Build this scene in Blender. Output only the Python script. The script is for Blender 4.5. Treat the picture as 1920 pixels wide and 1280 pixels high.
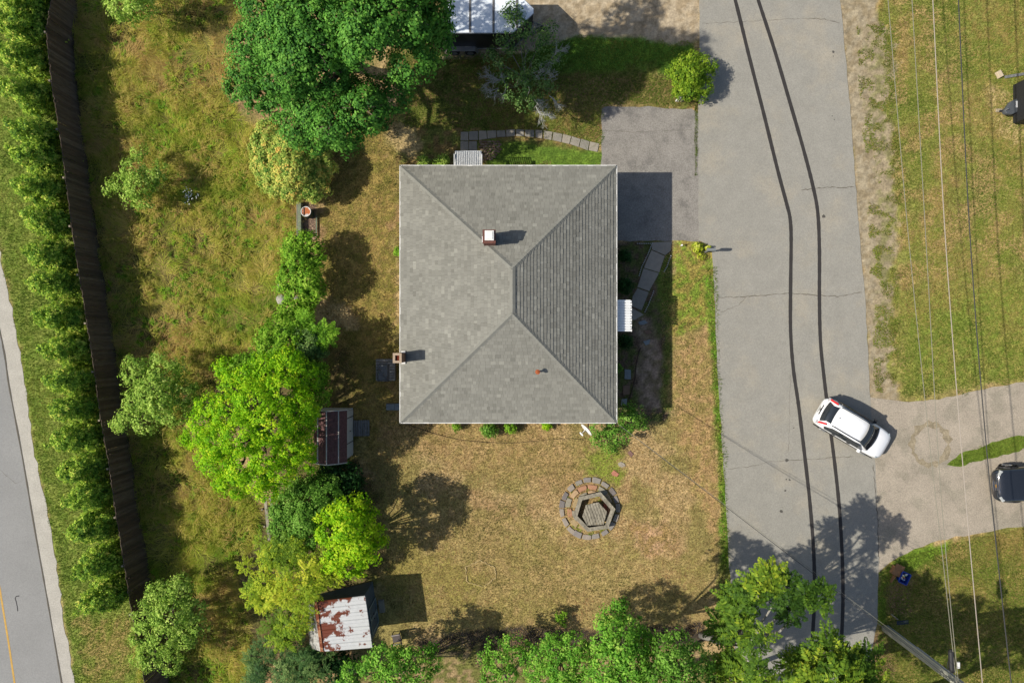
import bpy, bmesh, math, random
import numpy as np
from mathutils import Vector, Matrix
for o in list(bpy.data.objects): bpy.data.objects.remove(o)
random.seed(7); RNG = np.random.default_rng(7)
SC = bpy.context.scene
COL = SC.collection
# ---------------------------------------------------------------- camera, sky, sun, exposure
CAMH, FPX = 41.0, 1280.0            # drone height (m), focal length in photo pixels (24 mm equivalent)
cd = bpy.data.cameras.new('camera'); cam = bpy.data.objects.new('camera', cd); COL.objects.link(cam)
cam.location = (0, 0, CAMH); cam.rotation_euler = (0, 0, 0)
cd.sensor_width = 36.0; cd.lens = 24.0; cd.clip_end = 1500.0; cd.clip_start = 0.1
SC.camera = cam
SUN = Vector((-3.87, -0.51, 3.67)).normalized()
w = bpy.data.worlds.new('World'); SC.world = w; w.use_nodes = True
nt = w.node_tree
sky = nt.nodes.new('ShaderNodeTexSky'); sky.sky_type = 'NISHITA'; sky.sun_disc = False
sky.sun_elevation = math.asin(SUN.z); sky.sun_rotation = math.atan2(SUN.x, SUN.y)
sky.air_density = 1.0; sky.dust_density = 1.7
nt.links.new(sky.outputs[0], nt.nodes['Background'].inputs[0])
nt.nodes['Background'].inputs[1].default_value = 0.095
sd = bpy.data.lights.new('sun', 'SUN'); sun = bpy.data.objects.new('sun', sd); COL.objects.link(sun)
sd.energy = 4.6; sd.angle = math.radians(0.53); sd.color = (1.0, 0.945, 0.84)
sun.rotation_euler = (-SUN).to_track_quat('-Z', 'Y').to_euler(); sun.location = (-40, -5, 40)
SC.view_settings.view_transform = 'Standard'; SC.view_settings.look = 'None'
SC.view_settings.exposure = 0.52; SC.view_settings.gamma = 1.0
GAIN = 1.9                           # lit horizontal surface: picture value / albedo

# ---------------------------------------------------------------- helpers
def P(px, py, h=0.0):
    s = (CAMH - h) / FPX
    return Vector(((px - 960) * s, (640 - py) * s, h))
def C(r, g, b, k=1.0):
    f = lambda c: ((c/255+0.055)/1.055)**2.4 if c > 10 else c/255/12.92
    return (min(.9, f(r)/GAIN*k), min(.9, f(g)/GAIN*k), min(.9, f(b)/GAIN*k), 1)
def tag(o, label=None, cat=None, group=None, kind=None):
    if label: o['label'] = label
    if cat: o['category'] = cat
    if group: o['group'] = group
    if kind: o['kind'] = kind
    return o
ORG = {}
def thing(name, label, cat, loc=(0, 0, 0), rz=0.0, group=None, local=False):
    o = bpy.data.objects.new(name, None); COL.objects.link(o)
    o.empty_display_size = 0.2; o.location = loc; o.rotation_euler = (0, 0, rz)
    ORG[o.name] = Vector((0, 0, 0)) if local else Vector(loc)
    return tag(o, label, cat, group)
def addobj(name, me, parent=None, loc=None):
    o = bpy.data.objects.new(name, me); COL.objects.link(o)
    if parent: o.parent = parent
    if loc is not None: o.location = loc
    return o
# --- materials
MATS = {}
def mat(name, col, rough=0.7, spec=0.3, metal=0.0, var=0.0, vscale=3.0, bump=0.0, bscale=40.0, attr=None, ramp=None, trans=0.0,
        col2=None, c2scale=2.0, c2lo=0.5, c2hi=0.6, grain=0.0, gscale=25.0, coat=0.0, stretch=None, c2g=None):
    if name in MATS: return MATS[name]
    m = bpy.data.materials.new(name); m.use_nodes = True; n = m.node_tree; L = n.links.new
    bs = n.nodes['Principled BSDF']; out = n.nodes['Material Output']
    bs.inputs['Roughness'].default_value = rough; bs.inputs['Specular IOR Level'].default_value = spec
    bs.inputs['Metallic'].default_value = metal; bs.inputs['Coat Weight'].default_value = coat
    geo = n.nodes.new('ShaderNodeNewGeometry'); pos = geo.outputs['Position']
    if stretch:
        mp = n.nodes.new('ShaderNodeMapping'); mp.inputs['Scale'].default_value = stretch; L(pos, mp.inputs[0]); pos = mp.outputs[0]
    def noise(scale, detail=4.0, rough_=0.6):
        t = n.nodes.new('ShaderNodeTexNoise'); t.inputs['Scale'].default_value = scale; t.inputs['Detail'].default_value = detail
        t.inputs['Roughness'].default_value = rough_; L(pos, t.inputs['Vector']); return t.outputs['Fac']
    def mulv(colsock, facsock, amt, lo=0.3, hi=0.7):
        mr = n.nodes.new('ShaderNodeMapRange'); L(facsock, mr.inputs[0]); mr.inputs[1].default_value = lo; mr.inputs[2].default_value = hi
        mr.inputs[3].default_value = 1-amt; mr.inputs[4].default_value = 1+amt
        vm = n.nodes.new('ShaderNodeVectorMath'); vm.operation = 'SCALE'; L(colsock, vm.inputs[0]); L(mr.outputs[0], vm.inputs['Scale'])
        return vm.outputs[0]
    if ramp:
        at = n.nodes.new('ShaderNodeAttribute'); at.attribute_name = attr or 'var'
        r = n.nodes.new('ShaderNodeValToRGB'); L(at.outputs['Fac'], r.inputs[0])
        e = r.color_ramp.elements
        while len(e) < len(ramp): e.new(0.5)
        for i, c in enumerate(ramp):
            e[i].position = i/(len(ramp)-1); e[i].color = c
        cs = r.outputs[0]
    elif attr:
        at = n.nodes.new('ShaderNodeAttribute'); at.attribute_name = attr; cs = at.outputs['Color']
    else:
        rgb = n.nodes.new('ShaderNodeRGB'); rgb.outputs[0].default_value = col; cs = rgb.outputs[0]
    if col2:
        mx = n.nodes.new('ShaderNodeMix'); mx.data_type = 'RGBA'
        mr = n.nodes.new('ShaderNodeMapRange'); mr.interpolation_type = 'SMOOTHSTEP'
        nf = noise(c2scale, 6.0, 0.65)
        if c2g:   # wear grows towards one edge (world x from c2g[0] to c2g[1])
            sx = n.nodes.new('ShaderNodeSeparateXYZ'); L(geo.outputs['Position'], sx.inputs[0]); g1 = n.nodes.new('ShaderNodeMapRange'); L(sx.outputs[0], g1.inputs[0])
            g1.inputs[1].default_value = c2g[0]; g1.inputs[2].default_value = c2g[1]; g1.inputs[3].default_value = c2g[2]; g1.inputs[4].default_value = 0
            ad = n.nodes.new('ShaderNodeMath'); L(nf, ad.inputs[0]); L(g1.outputs[0], ad.inputs[1]); nf = ad.outputs[0]
        L(nf, mr.inputs[0]); mr.inputs[1].default_value = c2lo; mr.inputs[2].default_value = c2hi
        L(mr.outputs[0], mx.inputs[0]); L(cs, mx.inputs[6]); mx.inputs[7].default_value = col2; cs = mx.outputs[2]
    if var: cs = mulv(cs, noise(vscale), var)
    pre = cs
    if grain: cs = mulv(cs, noise(gscale, 3.0, 0.7), grain)
    if name == 'turf':   # bare gravel and dirt are smoother than grass
        mx = n.nodes.new('ShaderNodeMix'); mx.data_type = 'RGBA'; L(at.outputs['Alpha'], mx.inputs[0]); L(pre, mx.inputs[6]); L(cs, mx.inputs[7]); cs = mx.outputs[2]
    L(cs, bs.inputs['Base Color'])
    if bump:
        b = n.nodes.new('ShaderNodeBump'); b.inputs['Strength'].default_value = bump; b.inputs['Distance'].default_value = 0.03
        L(noise(bscale, 4.0, 0.7), b.inputs['Height']); L(b.outputs[0], bs.inputs['Normal'])
    if trans:
        tr = n.nodes.new('ShaderNodeBsdfTranslucent'); ms = n.nodes.new('ShaderNodeMixShader'); ms.inputs[0].default_value = trans
        L(cs, tr.inputs[0]); L(bs.outputs[0], ms.inputs[1]); L(tr.outputs[0], ms.inputs[2]); L(ms.outputs[0], out.inputs[0])
    MATS[name] = m; return m
# --- mesh builder for hard things
class MB:
    def __init__(s): s.v = []; s.f = []; s.c = None
    def add(s, vs, fs):
        b = len(s.v); s.v += [tuple(v) for v in vs]; s.f += [tuple(i+b for i in f) for f in fs]; return s
    def hexa(s, b, t):   # bottom ring, top ring (same length, ccw)
        n = len(b); s.add(list(b)+list(t), [tuple(range(n-1, -1, -1)), tuple(range(n, 2*n))] + [(i, (i+1) % n, n+(i+1) % n, n+i) for i in range(n)]); return s
    def box(s, c, sz, rz=0.0, M=None):
        x, y, z = sz[0]/2, sz[1]/2, sz[2]/2; ca, sa = math.cos(rz), math.sin(rz); q = []
        for dz in (-z, z):
            for dx, dy in ((-x, -y), (x, -y), (x, y), (-x, y)):
                q.append((c[0]+dx*ca-dy*sa, c[1]+dx*sa+dy*ca, c[2]+dz))
        if M: q = [M @ Vector(p) for p in q]
        return s.hexa(q[:4], q[4:])
    def prism(s, poly, z0, z1):
        if area(poly) < 0: poly = poly[::-1]
        return s.hexa([(p[0], p[1], z0) for p in poly], [(p[0], p[1], z1) for p in poly])
    def sheet(s, poly, z):
        if area(poly) < 0: poly = poly[::-1]
        return s.add([(p[0], p[1], z) for p in poly], [tuple(range(len(poly)))])
    def beam(s, a, b, wd, ht):
        a = Vector(a); b = Vector(b); d = (b-a).normalized(); up = Vector((0, 0, 1)) if abs(d.z) < .95 else Vector((1, 0, 0))
        r = d.cross(up).normalized(); u = r.cross(d)
        q = lambda o: [o-r*wd/2-u*ht/2, o+r*wd/2-u*ht/2, o+r*wd/2+u*ht/2, o-r*wd/2+u*ht/2]
        A = q(a); B = q(b); return s.hexa(A[::-1], B[::-1])
    def tube(s, pts, rads, n=8, caps=True):
        pts = [Vector(p) for p in pts]; m = len(pts)
        if not isinstance(rads, (list, tuple)): rads = [rads]*m
        vs = []
        for i, p in enumerate(pts):
            d = (pts[min(i+1, m-1)]-pts[max(i-1, 0)]).normalized()
            ref = Vector((0, 0, 1)) if abs(d.z) < .9 else Vector((1, 0, 0))
            r = d.cross(ref).normalized(); u = r.cross(d)
            for k in range(n):
                a = 2*math.pi*k/n; vs.append(p+(r*math.cos(a)+u*math.sin(a))*rads[i])
        fs = [(i*n+k, i*n+(k+1) % n, (i+1)*n+(k+1) % n, (i+1)*n+k) for i in range(m-1) for k in range(n)]
        if caps: fs += [tuple(range(n))[::-1], tuple((m-1)*n+k for k in range(n))]
        return s.add(vs, fs)
    def cyl(s, c, r, h, n=16, r2=None):
        return s.tube([c, (c[0], c[1], c[2]+h)], [r, r if r2 is None else r2], n)
    def mesh(s, name, mat_, origin=(0, 0, 0), smooth=False):
        me = bpy.data.meshes.new(name); ox, oy, oz = origin
        me.from_pydata([(x-ox, y-oy, z-oz) for x, y, z in s.v], [], s.f)
        if mat_: me.materials.append(mat_)
        if smooth: me.shade_smooth()
        me.update(); return me
    def build(s, name, mat_, parent=None, loc=None, smooth=False, bevel=0.0):
        org = Vector((0, 0, 0))
        if parent is not None: org = ORG.get(parent.name, Vector((0, 0, 0)))
        elif loc is not None: org = Vector(loc)
        me = s.mesh(name, mat_, org, smooth)
        o = addobj(name, me, parent, org if parent is None else None)
        ORG[o.name] = org
        if bevel:
            b = o.modifiers.new('bevel', 'BEVEL'); b.width = bevel; b.segments = 2; b.limit_method = 'ANGLE'
        return o
def area(p): return sum(p[i][0]*p[(i+1) % len(p)][1]-p[(i+1) % len(p)][0]*p[i][1] for i in range(len(p)))/2
def pix(poly, h=0.0): return [tuple(P(x, y, h)[:2]) for x, y in poly]
# --- numpy noise and masks
_T = RNG.random((256, 256))
def vnoise(x, y, s=1.0, seed=0):
    x = np.asarray(x)*s+seed*17.31; y = np.asarray(y)*s+seed*9.77
    xi = np.floor(x).astype(int); yi = np.floor(y).astype(int); fx = x-xi; fy = y-yi
    fx = fx*fx*(3-2*fx); fy = fy*fy*(3-2*fy); t = lambda a, b: _T[a & 255, b & 255]
    return (t(xi, yi)*(1-fx)+t(xi+1, yi)*fx)*(1-fy)+(t(xi, yi+1)*(1-fx)+t(xi+1, yi+1)*fx)*fy
def fbm(x, y, s=1.0, seed=0, o=4):
    a = 0.0; amp = 0.5; tot = 0
    for i in range(o): a = a+vnoise(x, y, s*2**i, seed+i*3)*amp; tot += amp; amp *= .55
    return a/tot
def sdist(X, Y, poly):   # + inside, same units as poly
    d = np.full(X.shape, 1e9); ins = np.zeros(X.shape, bool); n = len(poly)
    for i in range(n):
        x0, y0 = poly[i]; x1, y1 = poly[(i+1) % n]; ex, ey = x1-x0, y1-y0
        t = np.clip(((X-x0)*ex+(Y-y0)*ey)/(ex*ex+ey*ey+1e-9), 0, 1)
        d = np.minimum(d, np.hypot(X-x0-t*ex, Y-y0-t*ey))
        c = ((y0 > Y) != (y1 > Y)); xx = x0+(Y-y0)*ex/(ey if abs(ey) > 1e-9 else 1e-9)
        ins ^= c & (X < xx)
    return np.where(ins, d, -d)
def sstep(a, b, x):
    t = np.clip((x-a)/(b-a), 0, 1); return t*t*(3-2*t)
def npmesh(name, V, loops_per, mat_, attrs=None):
    """V (n*k,3): n faces of k own vertices each"""
    k = loops_per; n = len(V)//k; me = bpy.data.meshes.new(name)
    me.vertices.add(len(V)); me.vertices.foreach_set('co', np.ascontiguousarray(V, dtype=np.float32).ravel())
    me.loops.add(n*k); me.loops.foreach_set('vertex_index', np.arange(n*k, dtype=np.int32))
    me.polygons.add(n); me.polygons.foreach_set('loop_start', np.arange(0, n*k, k, dtype=np.int32))
    for nm, a in (attrs or {}).items():
        at = me.attributes.new(nm, 'FLOAT', 'POINT'); at.data.foreach_set('value', np.ascontiguousarray(a, dtype=np.float32))
    me.materials.append(mat_); me.update(calc_edges=True); return me
def norm(a): return a/(np.linalg.norm(a, axis=1, keepdims=True)+1e-9)
def leafmesh(name, c, t, n, a, b, var, mat_, origin):
    t = norm(t-n*np.sum(t*n, 1, keepdims=True)); bt = np.cross(n, t); a = a[:, None]; b = b[:, None]; c = c-np.array(origin)
    V = np.stack([c-t*a, c+bt*b+n*b*.3-t*a*.1, c+t*a-n*a*.15, c-bt*b+n*b*.3-t*a*.1], 1).reshape(-1, 3)
    return npmesh(name, V, 4, mat_, {'var': np.repeat(np.clip(var, 0, 1), 4)})
# ================================================================= ground and roads
ROAD = [(1345,-1800),(1312,-90),(1311,100),(1309,200),(1309,330),(1310,450),(1334,462),(1340,560),(1345,700),(1352,800),(1360,920),(1366,1050),(1372,1110),(1376,1200),(1385,1300),(1395,1400),(1470,2600),
        (1690,2600),(1560,1400),(1605,1290),(1632,1230),(1644,1169),(1647,1068),(1646,982),(1640,870),(1632,762),(1628,680),(1622,560),(1610,430),(1601,302),(1591,168),(1575,0),(1566,-90),(1600,-1800)]
APRON = [(1626,742),(1690,754),(1760,748),(1830,732),(1920,715),(2100,690),(2100,960),(1920,985),(1840,998),(1760,1012),(1700,1036),(1668,1056),(1640,1078)]
ISLAND = [(1776,872),(1800,852),(1850,832),(1920,815),(2100,780),(2100,815),(1920,842),(1860,858),(1800,872)]
PAD = [(1128,204),(1136,199),(1200,200),(1296,205),(1312,215),(1312,452),(1215,452),(1148,452),(1128,440)]
STREET = [(-900,-1800),(-600,-1800),(-160,-90),(-80,300),(0,621),(17,722),(42,855),(67,1001),(91,1135),(116,1280),(140,1420),(420,2900),(60,2900),(-180,1420),(-420,-90)]
SHOULD = [(-560,-1800),(-118,0),(-60,240),(0,474),(22,578),(40,675),(66,855),(87,951),(107,1068),(124,1186),(139,1280),(158,1420),(440,2900),(416,2900),(136,1420),(112,1280),(87,1135),(63,1001),(38,855),(13,722),(-4,621),(-84,300),(-150,0),(-597,-1800)]
def rough(poly, step=14, amp=1.4, seed=1):
    r = random.Random(seed); out = []
    for i in range(len(poly)):
        a, b = Vector(poly[i]), Vector(poly[(i+1) % len(poly)]); L = (b-a).length; n = max(1, int(L/step)); nn = Vector((-(b-a).y, (b-a).x))/max(L, 1e-6)
        for k in range(n): p = a+(b-a)*(k/n); out.append(tuple(p+nn*r.uniform(-amp, amp)))
    return out
# ground sheet with the colour of what grows or lies there
gs = 0.16; xs = np.arange(-36, 36.01, gs); ys = np.arange(-26, 26.01, gs)
GX, GY = np.meshgrid(xs, ys); X = 960+GX*FPX/CAMH; Y = 640-GY*FPX/CAMH
def c3(*a, k=1.0): return np.array(C(*a, k=k)[:3])
nA = fbm(GX, GY, .35, 1); nB = fbm(GX, GY, 1.3, 2); nC = fbm(GX, GY, 3.5, 3, 3); nD = fbm(GX, GY, .15, 5)
def lerp(c, d, m): return c*(1-m[..., None])+d*m[..., None]
DRY, DRY2, GRN, BRT, OLV, SOIL = c3(170,145,102), c3(156,127,90), c3(120,122,60), c3(122,142,52), c3(132,120,58), c3(84,74,52)
col = lerp(np.broadcast_to(DRY, GX.shape+(3,)).copy(), DRY2, sstep(.42, .62, nA))
col = lerp(col, c3(134,124,72), sstep(.42, .62, fbm(GX, GY, .55, 9))*.85)
GA = np.ones(GX.shape)
def zone(poly, cA, cB=None, soft=6, amp=30, mx=1.0, nz=None, ga=1.0):
    global col, GA
    m = sstep(-soft, soft, sdist(X, Y, poly)+(nB-.5)*2*amp+(nC-.5)*amp)*mx
    cc = np.broadcast_to(cA, GX.shape+(3,)) if cB is None else lerp(np.broadcast_to(cA, GX.shape+(3,)), cB, sstep(.4, .6, nC if nz is None else nz))
    col = lerp(col, cc, m); GA = GA*(1-m)+ga*m
# property lawn: greener strips
zone([(590,210),(740,210),(750,790),(700,870),(610,700),(600,400)], c3(148,128,72), c3(120,112,55), 12, 40)
zone([(740,20),(1130,20),(1310,40),(1310,215),(1130,200),(1130,310),(750,310),(740,240)], c3(105,110,52), c3(125,105,65), 10, 30)
zone([(950,60),(1300,70),(1310,150),(1000,130)], c3(95,130,45), c3(80,115,40), 10, 18)
zone([(920,262),(1130,285),(1130,316),(910,316)], c3(100,125,45), c3(85,110,40), 5, 8)
zone([(1000,165),(1240,120),(1260,190),(1060,215)], c3(135,110,75), c3(110,105,55), 12, 40, .8)
zone([(735,228),(770,240),(800,275),(760,290),(720,262)], c3(172,150,105), None, 6, 14)
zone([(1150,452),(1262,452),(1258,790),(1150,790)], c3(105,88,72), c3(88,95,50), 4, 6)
zone([(1192,600),(1214,596),(1236,640),(1243,700),(1240,764),(1200,764),(1194,700),(1202,650)], c3(156,136,118), c3(128,112,90), 6, 14, .85, ga=.6)
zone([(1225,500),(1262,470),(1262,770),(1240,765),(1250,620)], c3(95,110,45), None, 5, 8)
zone([(1262,452),(1336,455),(1342,600),(1262,640)], BRT, c3(150,135,70), 6, 16)
zone([(1262,640),(1340,600),(1362,1080),(1262,800)], c3(168,138,95), c3(150,132,80), 10, 30)
zone([(1322,520),(1345,520),(1375,1180),(1340,1180),(1352,1000),(1340,760)], BRT, c3(90,130,35), 4, 8)
zone([(700,900),(1360,1060),(1370,1180),(760,1190),(690,1050)], c3(160,140,90), c3(140,128,74), 20, 60, .7)
zone([(700,760),(1080,815),(1180,860),(1100,900),(700,860)], c3(166,138,94), c3(146,127,78), 14, 40, .7)
zone([(1100,840),(1170,840),(1160,900),(1100,895)], c3(125,135,55), None, 10, 24)
zone([(1180,985),(1250,970),(1265,1035),(1200,1045)], c3(185,150,115), c3(150,125,80), 8, 18)
zone([(760,1015),(900,1090),(880,1130),(720,1110)], c3(135,125,65), None, 16, 40, .7)
zone([(600,560),(660,570),(670,620),(590,610)], c3(185,160,115), None, 6, 16)
# black mulch bed and rough ground at the south edge
zone([(780,1200),(960,1172),(1140,1182),(1210,1172),(1318,1166),(1326,1200),(1240,1222),(1010,1215),(900,1225),(800,1240)], c3(58,50,44), c3(75,66,56), 3, 7)
zone([(780,1228),(1000,1215),(1340,1215),(1380,1300),(1380,1420),(600,1420),(640,1240)], c3(150,128,92), c3(105,105,55), 8, 26)
# meadow behind the stockade fence
zone([(130,-200),(470,-200),(430,200),(500,380),(560,380),(556,460),(525,560),(520,640),(430,700),(340,800),(480,920),(500,1010),(440,1060),(480,1200),(440,1420),(240,1420),(250,1000),(150,300)], c3(108,110,50), c3(134,121,68), 12, 30, 1, fbm(GX, GY, .8, 15))
mm = sstep(.54, .66, fbm(GX, GY, .6, 25))*sstep(0, 40, sdist(X, Y, [(150,-100),(450,-100),(430,250),(540,450),(500,650),(340,800),(480,960),(440,1300),(270,1300),(230,700),(160,300)]))*.75
col = lerp(col, c3(84,78,42), mm)
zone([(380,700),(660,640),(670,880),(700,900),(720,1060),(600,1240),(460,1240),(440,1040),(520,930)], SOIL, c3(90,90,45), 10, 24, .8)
# street verge with the hedge
zone([(-300,-300),(128,-300),(100,100),(140,420),(205,860),(255,1160),(285,1420),(158,1420),(139,1280),(107,1068),(66,855),(22,578),(0,474),(-118,0)], c3(126,136,62), c3(104,122,48), 6, 10)
zone([(140,1160),(250,1150),(270,1260),(160,1290)], c3(130,130,62), c3(160,135,85), 10, 30, .8)
# gravel lot by the trailer, road verge and lawn on the east side
zone([(985,-200),(1314,-200),(1314,72),(1285,86),(1200,70),(1075,66),(1000,95),(940,105),(830,110),(830,-200)], c3(176,160,134), c3(162,144,116), 4, 8, ga=.35)
zone([(1560,-200),(2200,-200),(2200,700),(1920,712),(1800,738),(1690,748),(1640,740)], c3(128,128,64), c3(156,134,86), 10, 20, 1, nB)
zone([(1700,-200),(2200,-200),(2200,260),(1880,300),(1820,160)], c3(122,130,60), c3(142,128,70), 20, 60, .8)
zone([(1690,560),(1940,520),(1940,700),(1700,742)], c3(116,130,54), c3(136,132,66), 20, 40, .9)
zone([(1560,-200),(1640,-200),(1640,20),(1655,60),(1662,200),(1672,330),(1672,480),(1660,600),(1668,690),(1690,756),(1630,760)], c3(160,147,122), c3(146,131,104), 4, 16, ga=.4)
zone([(1618,60),(1668,60),(1680,420),(1668,700),(1640,600),(1640,300)], c3(124,120,76), c3(158,143,116), 6, 26, .85, ga=.6)
zone([(1852,170),(2100,150),(2100,300),(1880,260)], c3(180,158,110), c3(150,134,84), 8, 26)
zone([(1640,1070),(1700,1030),(1920,980),(2200,940),(2200,1500),(1560,1500),(1632,1235),(1648,1170)], c3(142,126,72), c3(118,116,58), 4, 8, 1, nB)
zone([(1648,1075),(1700,1035),(1780,1012),(1790,1030),(1700,1070),(1665,1110),(1662,1170),(1646,1170)], c3(105,130,42), None, 4, 8)
zone([(1660,1100),(1710,1080),(1710,1150),(1665,1150)], c3(130,100,80), None, 6, 10, .8)
zone([(1620,1190),(1660,1180),(1680,1260),(1600,1290)], c3(120,95,72), None, 6, 10, .8)
zone([(560,385),(594,385),(594,450),(560,450)], c3(150,128,108), c3(120,98,80), 3, 3)
col *= 1.42*(.8+.4*fbm(GX, GY, 6.0, 7, 2))[..., None]
ny, nx = GX.shape
V = np.stack([GX, GY, np.zeros_like(GX)], -1).reshape(-1, 3)
R = 900.0; e = 36.0; f = 26.0
ii = (np.arange(ny-1)[:, None]*nx+np.arange(nx-1)[None]).ravel()
quads = np.stack([ii, ii+1, ii+nx+1, ii+nx], 1)
nb = len(V); ring = np.array([(-R,-R,0),(R,-R,0),(R,R,0),(-R,R,0)]); cor = [0, nx-1, nx*ny-1, nx*(ny-1)]
V = np.vstack([V, ring]); quads = np.vstack([quads, [[nb+i, nb+(i+1) % 4, cor[(i+1) % 4], cor[i]] for i in range(4)]])
me = bpy.data.meshes.new('ground'); me.vertices.add(len(V)); me.vertices.foreach_set('co', V.astype(np.float32).ravel())
me.loops.add(quads.size); me.loops.foreach_set('vertex_index', quads.astype(np.int32).ravel())
me.polygons.add(len(quads)); me.polygons.foreach_set('loop_start', np.arange(0, quads.size, 4, dtype=np.int32))
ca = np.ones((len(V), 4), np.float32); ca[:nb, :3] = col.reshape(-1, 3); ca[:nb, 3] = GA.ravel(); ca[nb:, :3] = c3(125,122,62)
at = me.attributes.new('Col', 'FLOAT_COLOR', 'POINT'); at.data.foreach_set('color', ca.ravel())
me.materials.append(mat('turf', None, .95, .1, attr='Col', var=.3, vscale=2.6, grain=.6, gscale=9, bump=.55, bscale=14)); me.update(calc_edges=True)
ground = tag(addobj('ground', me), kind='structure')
asph = mat('asphalt', C(173,169,158), .92, .25, col2=C(185,177,160), c2scale=.3, c2lo=.48, c2hi=.7, var=.06, vscale=1.1, grain=.17, gscale=15, bump=.2, bscale=30)
asph2 = mat('street_asphalt', C(166,165,162), .92, .25, var=.06, vscale=.4, grain=.13, gscale=15, bump=.2, bscale=30)
padm = mat('driveway_asphalt', C(164,158,149), .95, .2, var=.13, vscale=1.2, grain=.3, gscale=14, bump=.35, bscale=30, col2=C(142,137,130), c2scale=.9, c2lo=.5, c2hi=.68)
apm = mat('apron_asphalt', C(192,179,160), .95, .2, var=.1, vscale=.8, grain=.26, gscale=14, bump=.35, bscale=30, col2=C(174,164,145), c2scale=.6, c2lo=.48, c2hi=.62)
shm = mat('shoulder_concrete', C(206,200,188), .95, .2, var=.09, vscale=1.2, grain=.18, gscale=14, bump=.3, bscale=30)
def surf(name, poly, z, m, **k):
    b = MB(); q = pix(rough(poly, **k)); 
    if area(q) < 0: q = q[::-1]
    b.hexa([(x, y, z-.05) for x, y in q], [(x, y, z) for x, y in q])
    return tag(b.build(name, m), kind='structure')
road = surf('road', ROAD, .024, asph, amp=1.0, seed=3)
drive = surf('driveway', PAD, .017, padm, amp=1.6, seed=5)
apron = surf('side_driveway', APRON, .013, apm, amp=2.0, seed=6)
street = surf('street', STREET, .024, asph2, amp=.5, seed=8)
shoulder = surf('road_shoulder', SHOULD, .012, shm, amp=2.6, seed=9)
isl = MB().sheet(pix(rough(ISLAND, amp=3, step=10, seed=4)), .019)
islm = mat('island_turf', C(116,138,50), .95, .1, var=.3, vscale=5, grain=.4, gscale=22, bump=1, bscale=22)
tag(isl.build('grass_island', islm), kind='structure')
# strips lying on the road
def strip(b, pts, wid, z, taper=False):
    W = [P(x, y) for x, y in pts]; n = len(W); vs = []
    for i, p in enumerate(W):
        d = (W[min(i+1, n-1)]-W[max(i-1, 0)]).normalized(); r = Vector((-d.y, d.x, 0)); k = wid/2
        if taper and i in (0, n-1): k *= .2
        if isinstance(taper, float): k *= random.uniform(1-taper, 1+taper)
        vs += [(p.x+r.x*k, p.y+r.y*k, z), (p.x-r.x*k, p.y-r.y*k, z)]
    b.add(vs, [(2*i, 2*i+1, 2*i+3, 2*i+2) for i in range(n-1)]); return b
def smooth_pl(pts, n=6):
    out = []
    for i in range(len(pts)-1):
        p0, p1, p2, p3 = [Vector(pts[min(max(i+k, 0), len(pts)-1)]) for k in (-1, 0, 1, 2)]
        for k in range(n):
            t = k/n; out.append(tuple(.5*((2*p1)+(p2-p0)*t+(2*p0-5*p1+4*p2-p3)*t*t+(3*p1-p0-3*p2+p3)*t**3)))
    return out+[tuple(pts[-1])]
skid = mat('tyre_rubber_mark', C(64,60,58), .8, .3, var=.12, vscale=2, grain=.1, gscale=60)
M1 = [(1352,-90),(1378,0),(1404,105),(1432,215),(1458,320),(1474,380),(1481,410),(1483,450),(1482,540),(1482,620),(1487,690),(1497,760),(1508,850),(1518,940),(1525,1030),(1527,1110),(1524,1180),(1521,1231)]
M2 = [(1392,-90),(1421,0),(1452,95),(1480,190),(1506,280),(1524,350),(1533,400),(1536,470),(1536,560),(1538,640),(1545,710),(1556,800),(1566,880),(1574,960),(1579,1050),(1580,1130),(1577,1207)]
for ml in (M1, M2): strip(MB(), smooth_pl(ml, 14), .215, .029, .07).build('tyre_mark', skid, road)
crk = mat('crack_line', C(118,111,100), .95, .1)
def crack(pts, parent, wid=.035, seed=0, z=.027):
    r = random.Random(seed); q = []
    for (a, b) in zip(pts[:-1], pts[1:]):
        n = max(2, int(math.hypot(b[0]-a[0], b[1]-a[1])/5))
        for k in range(n): q.append((a[0]+(b[0]-a[0])*k/n+r.uniform(-1.1, 1.1), a[1]+(b[1]-a[1])*k/n+r.uniform(-1.1, 1.1)))
    strip(MB(), q+[pts[-1]], wid*.75, z, .6).build('crack', crk, parent)
crack([(1500,36),(1540,36),(1575,44)], road, .04, 1); crack([(1315,45),(1380,42),(1440,38),(1500,36)], road, .025, 2)
crack([(1500,357),(1545,352),(1602,351)], road, .05, 3); crack([(1340,558),(1400,556),(1480,550),(1530,553),(1575,556),(1616,548)], road, .05, 4)
crack([(1350,585),(1385,572),(1400,556)], road, .03, 5); crack([(1440,865),(1490,862),(1530,860),(1562,857),(1600,856)], road, .035, 6)
crack([(1360,880),(1420,872),(1440,865)], road, .025, 7); crack([(1482,700),(1480,790),(1478,850)], road, .018, 8)
crack([(1637,870),(1643,945),(1646,985),(1647,1050)], road, .05, 9)
crack([(1130,245),(1190,248),(1240,246),(1300,244)], drive, .02, 10, .0205)
crack([(0,880),(30,905),(44,900)], street, .02, 12)
tar = mat('tar_worm', C(60,58,60), .8, .2)
strip(MB(), [(37,1116),(31,1117),(29,1120),(31,1127),(33,1136),(34,1145)], .055, .027).build('tar_squiggle', tar, street)
yl = mat('yellow_paint', C(222,176,84), .8, .3, var=.15, vscale=6, grain=.15)
strip(MB(), [(-25,990),(0,1102),(17,1206),(28,1280),(48,1420)], .11, .029).build('yellow_line', yl, street)
stain = mat('oil_stain', C(96,92,84), .6, .4)
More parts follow.
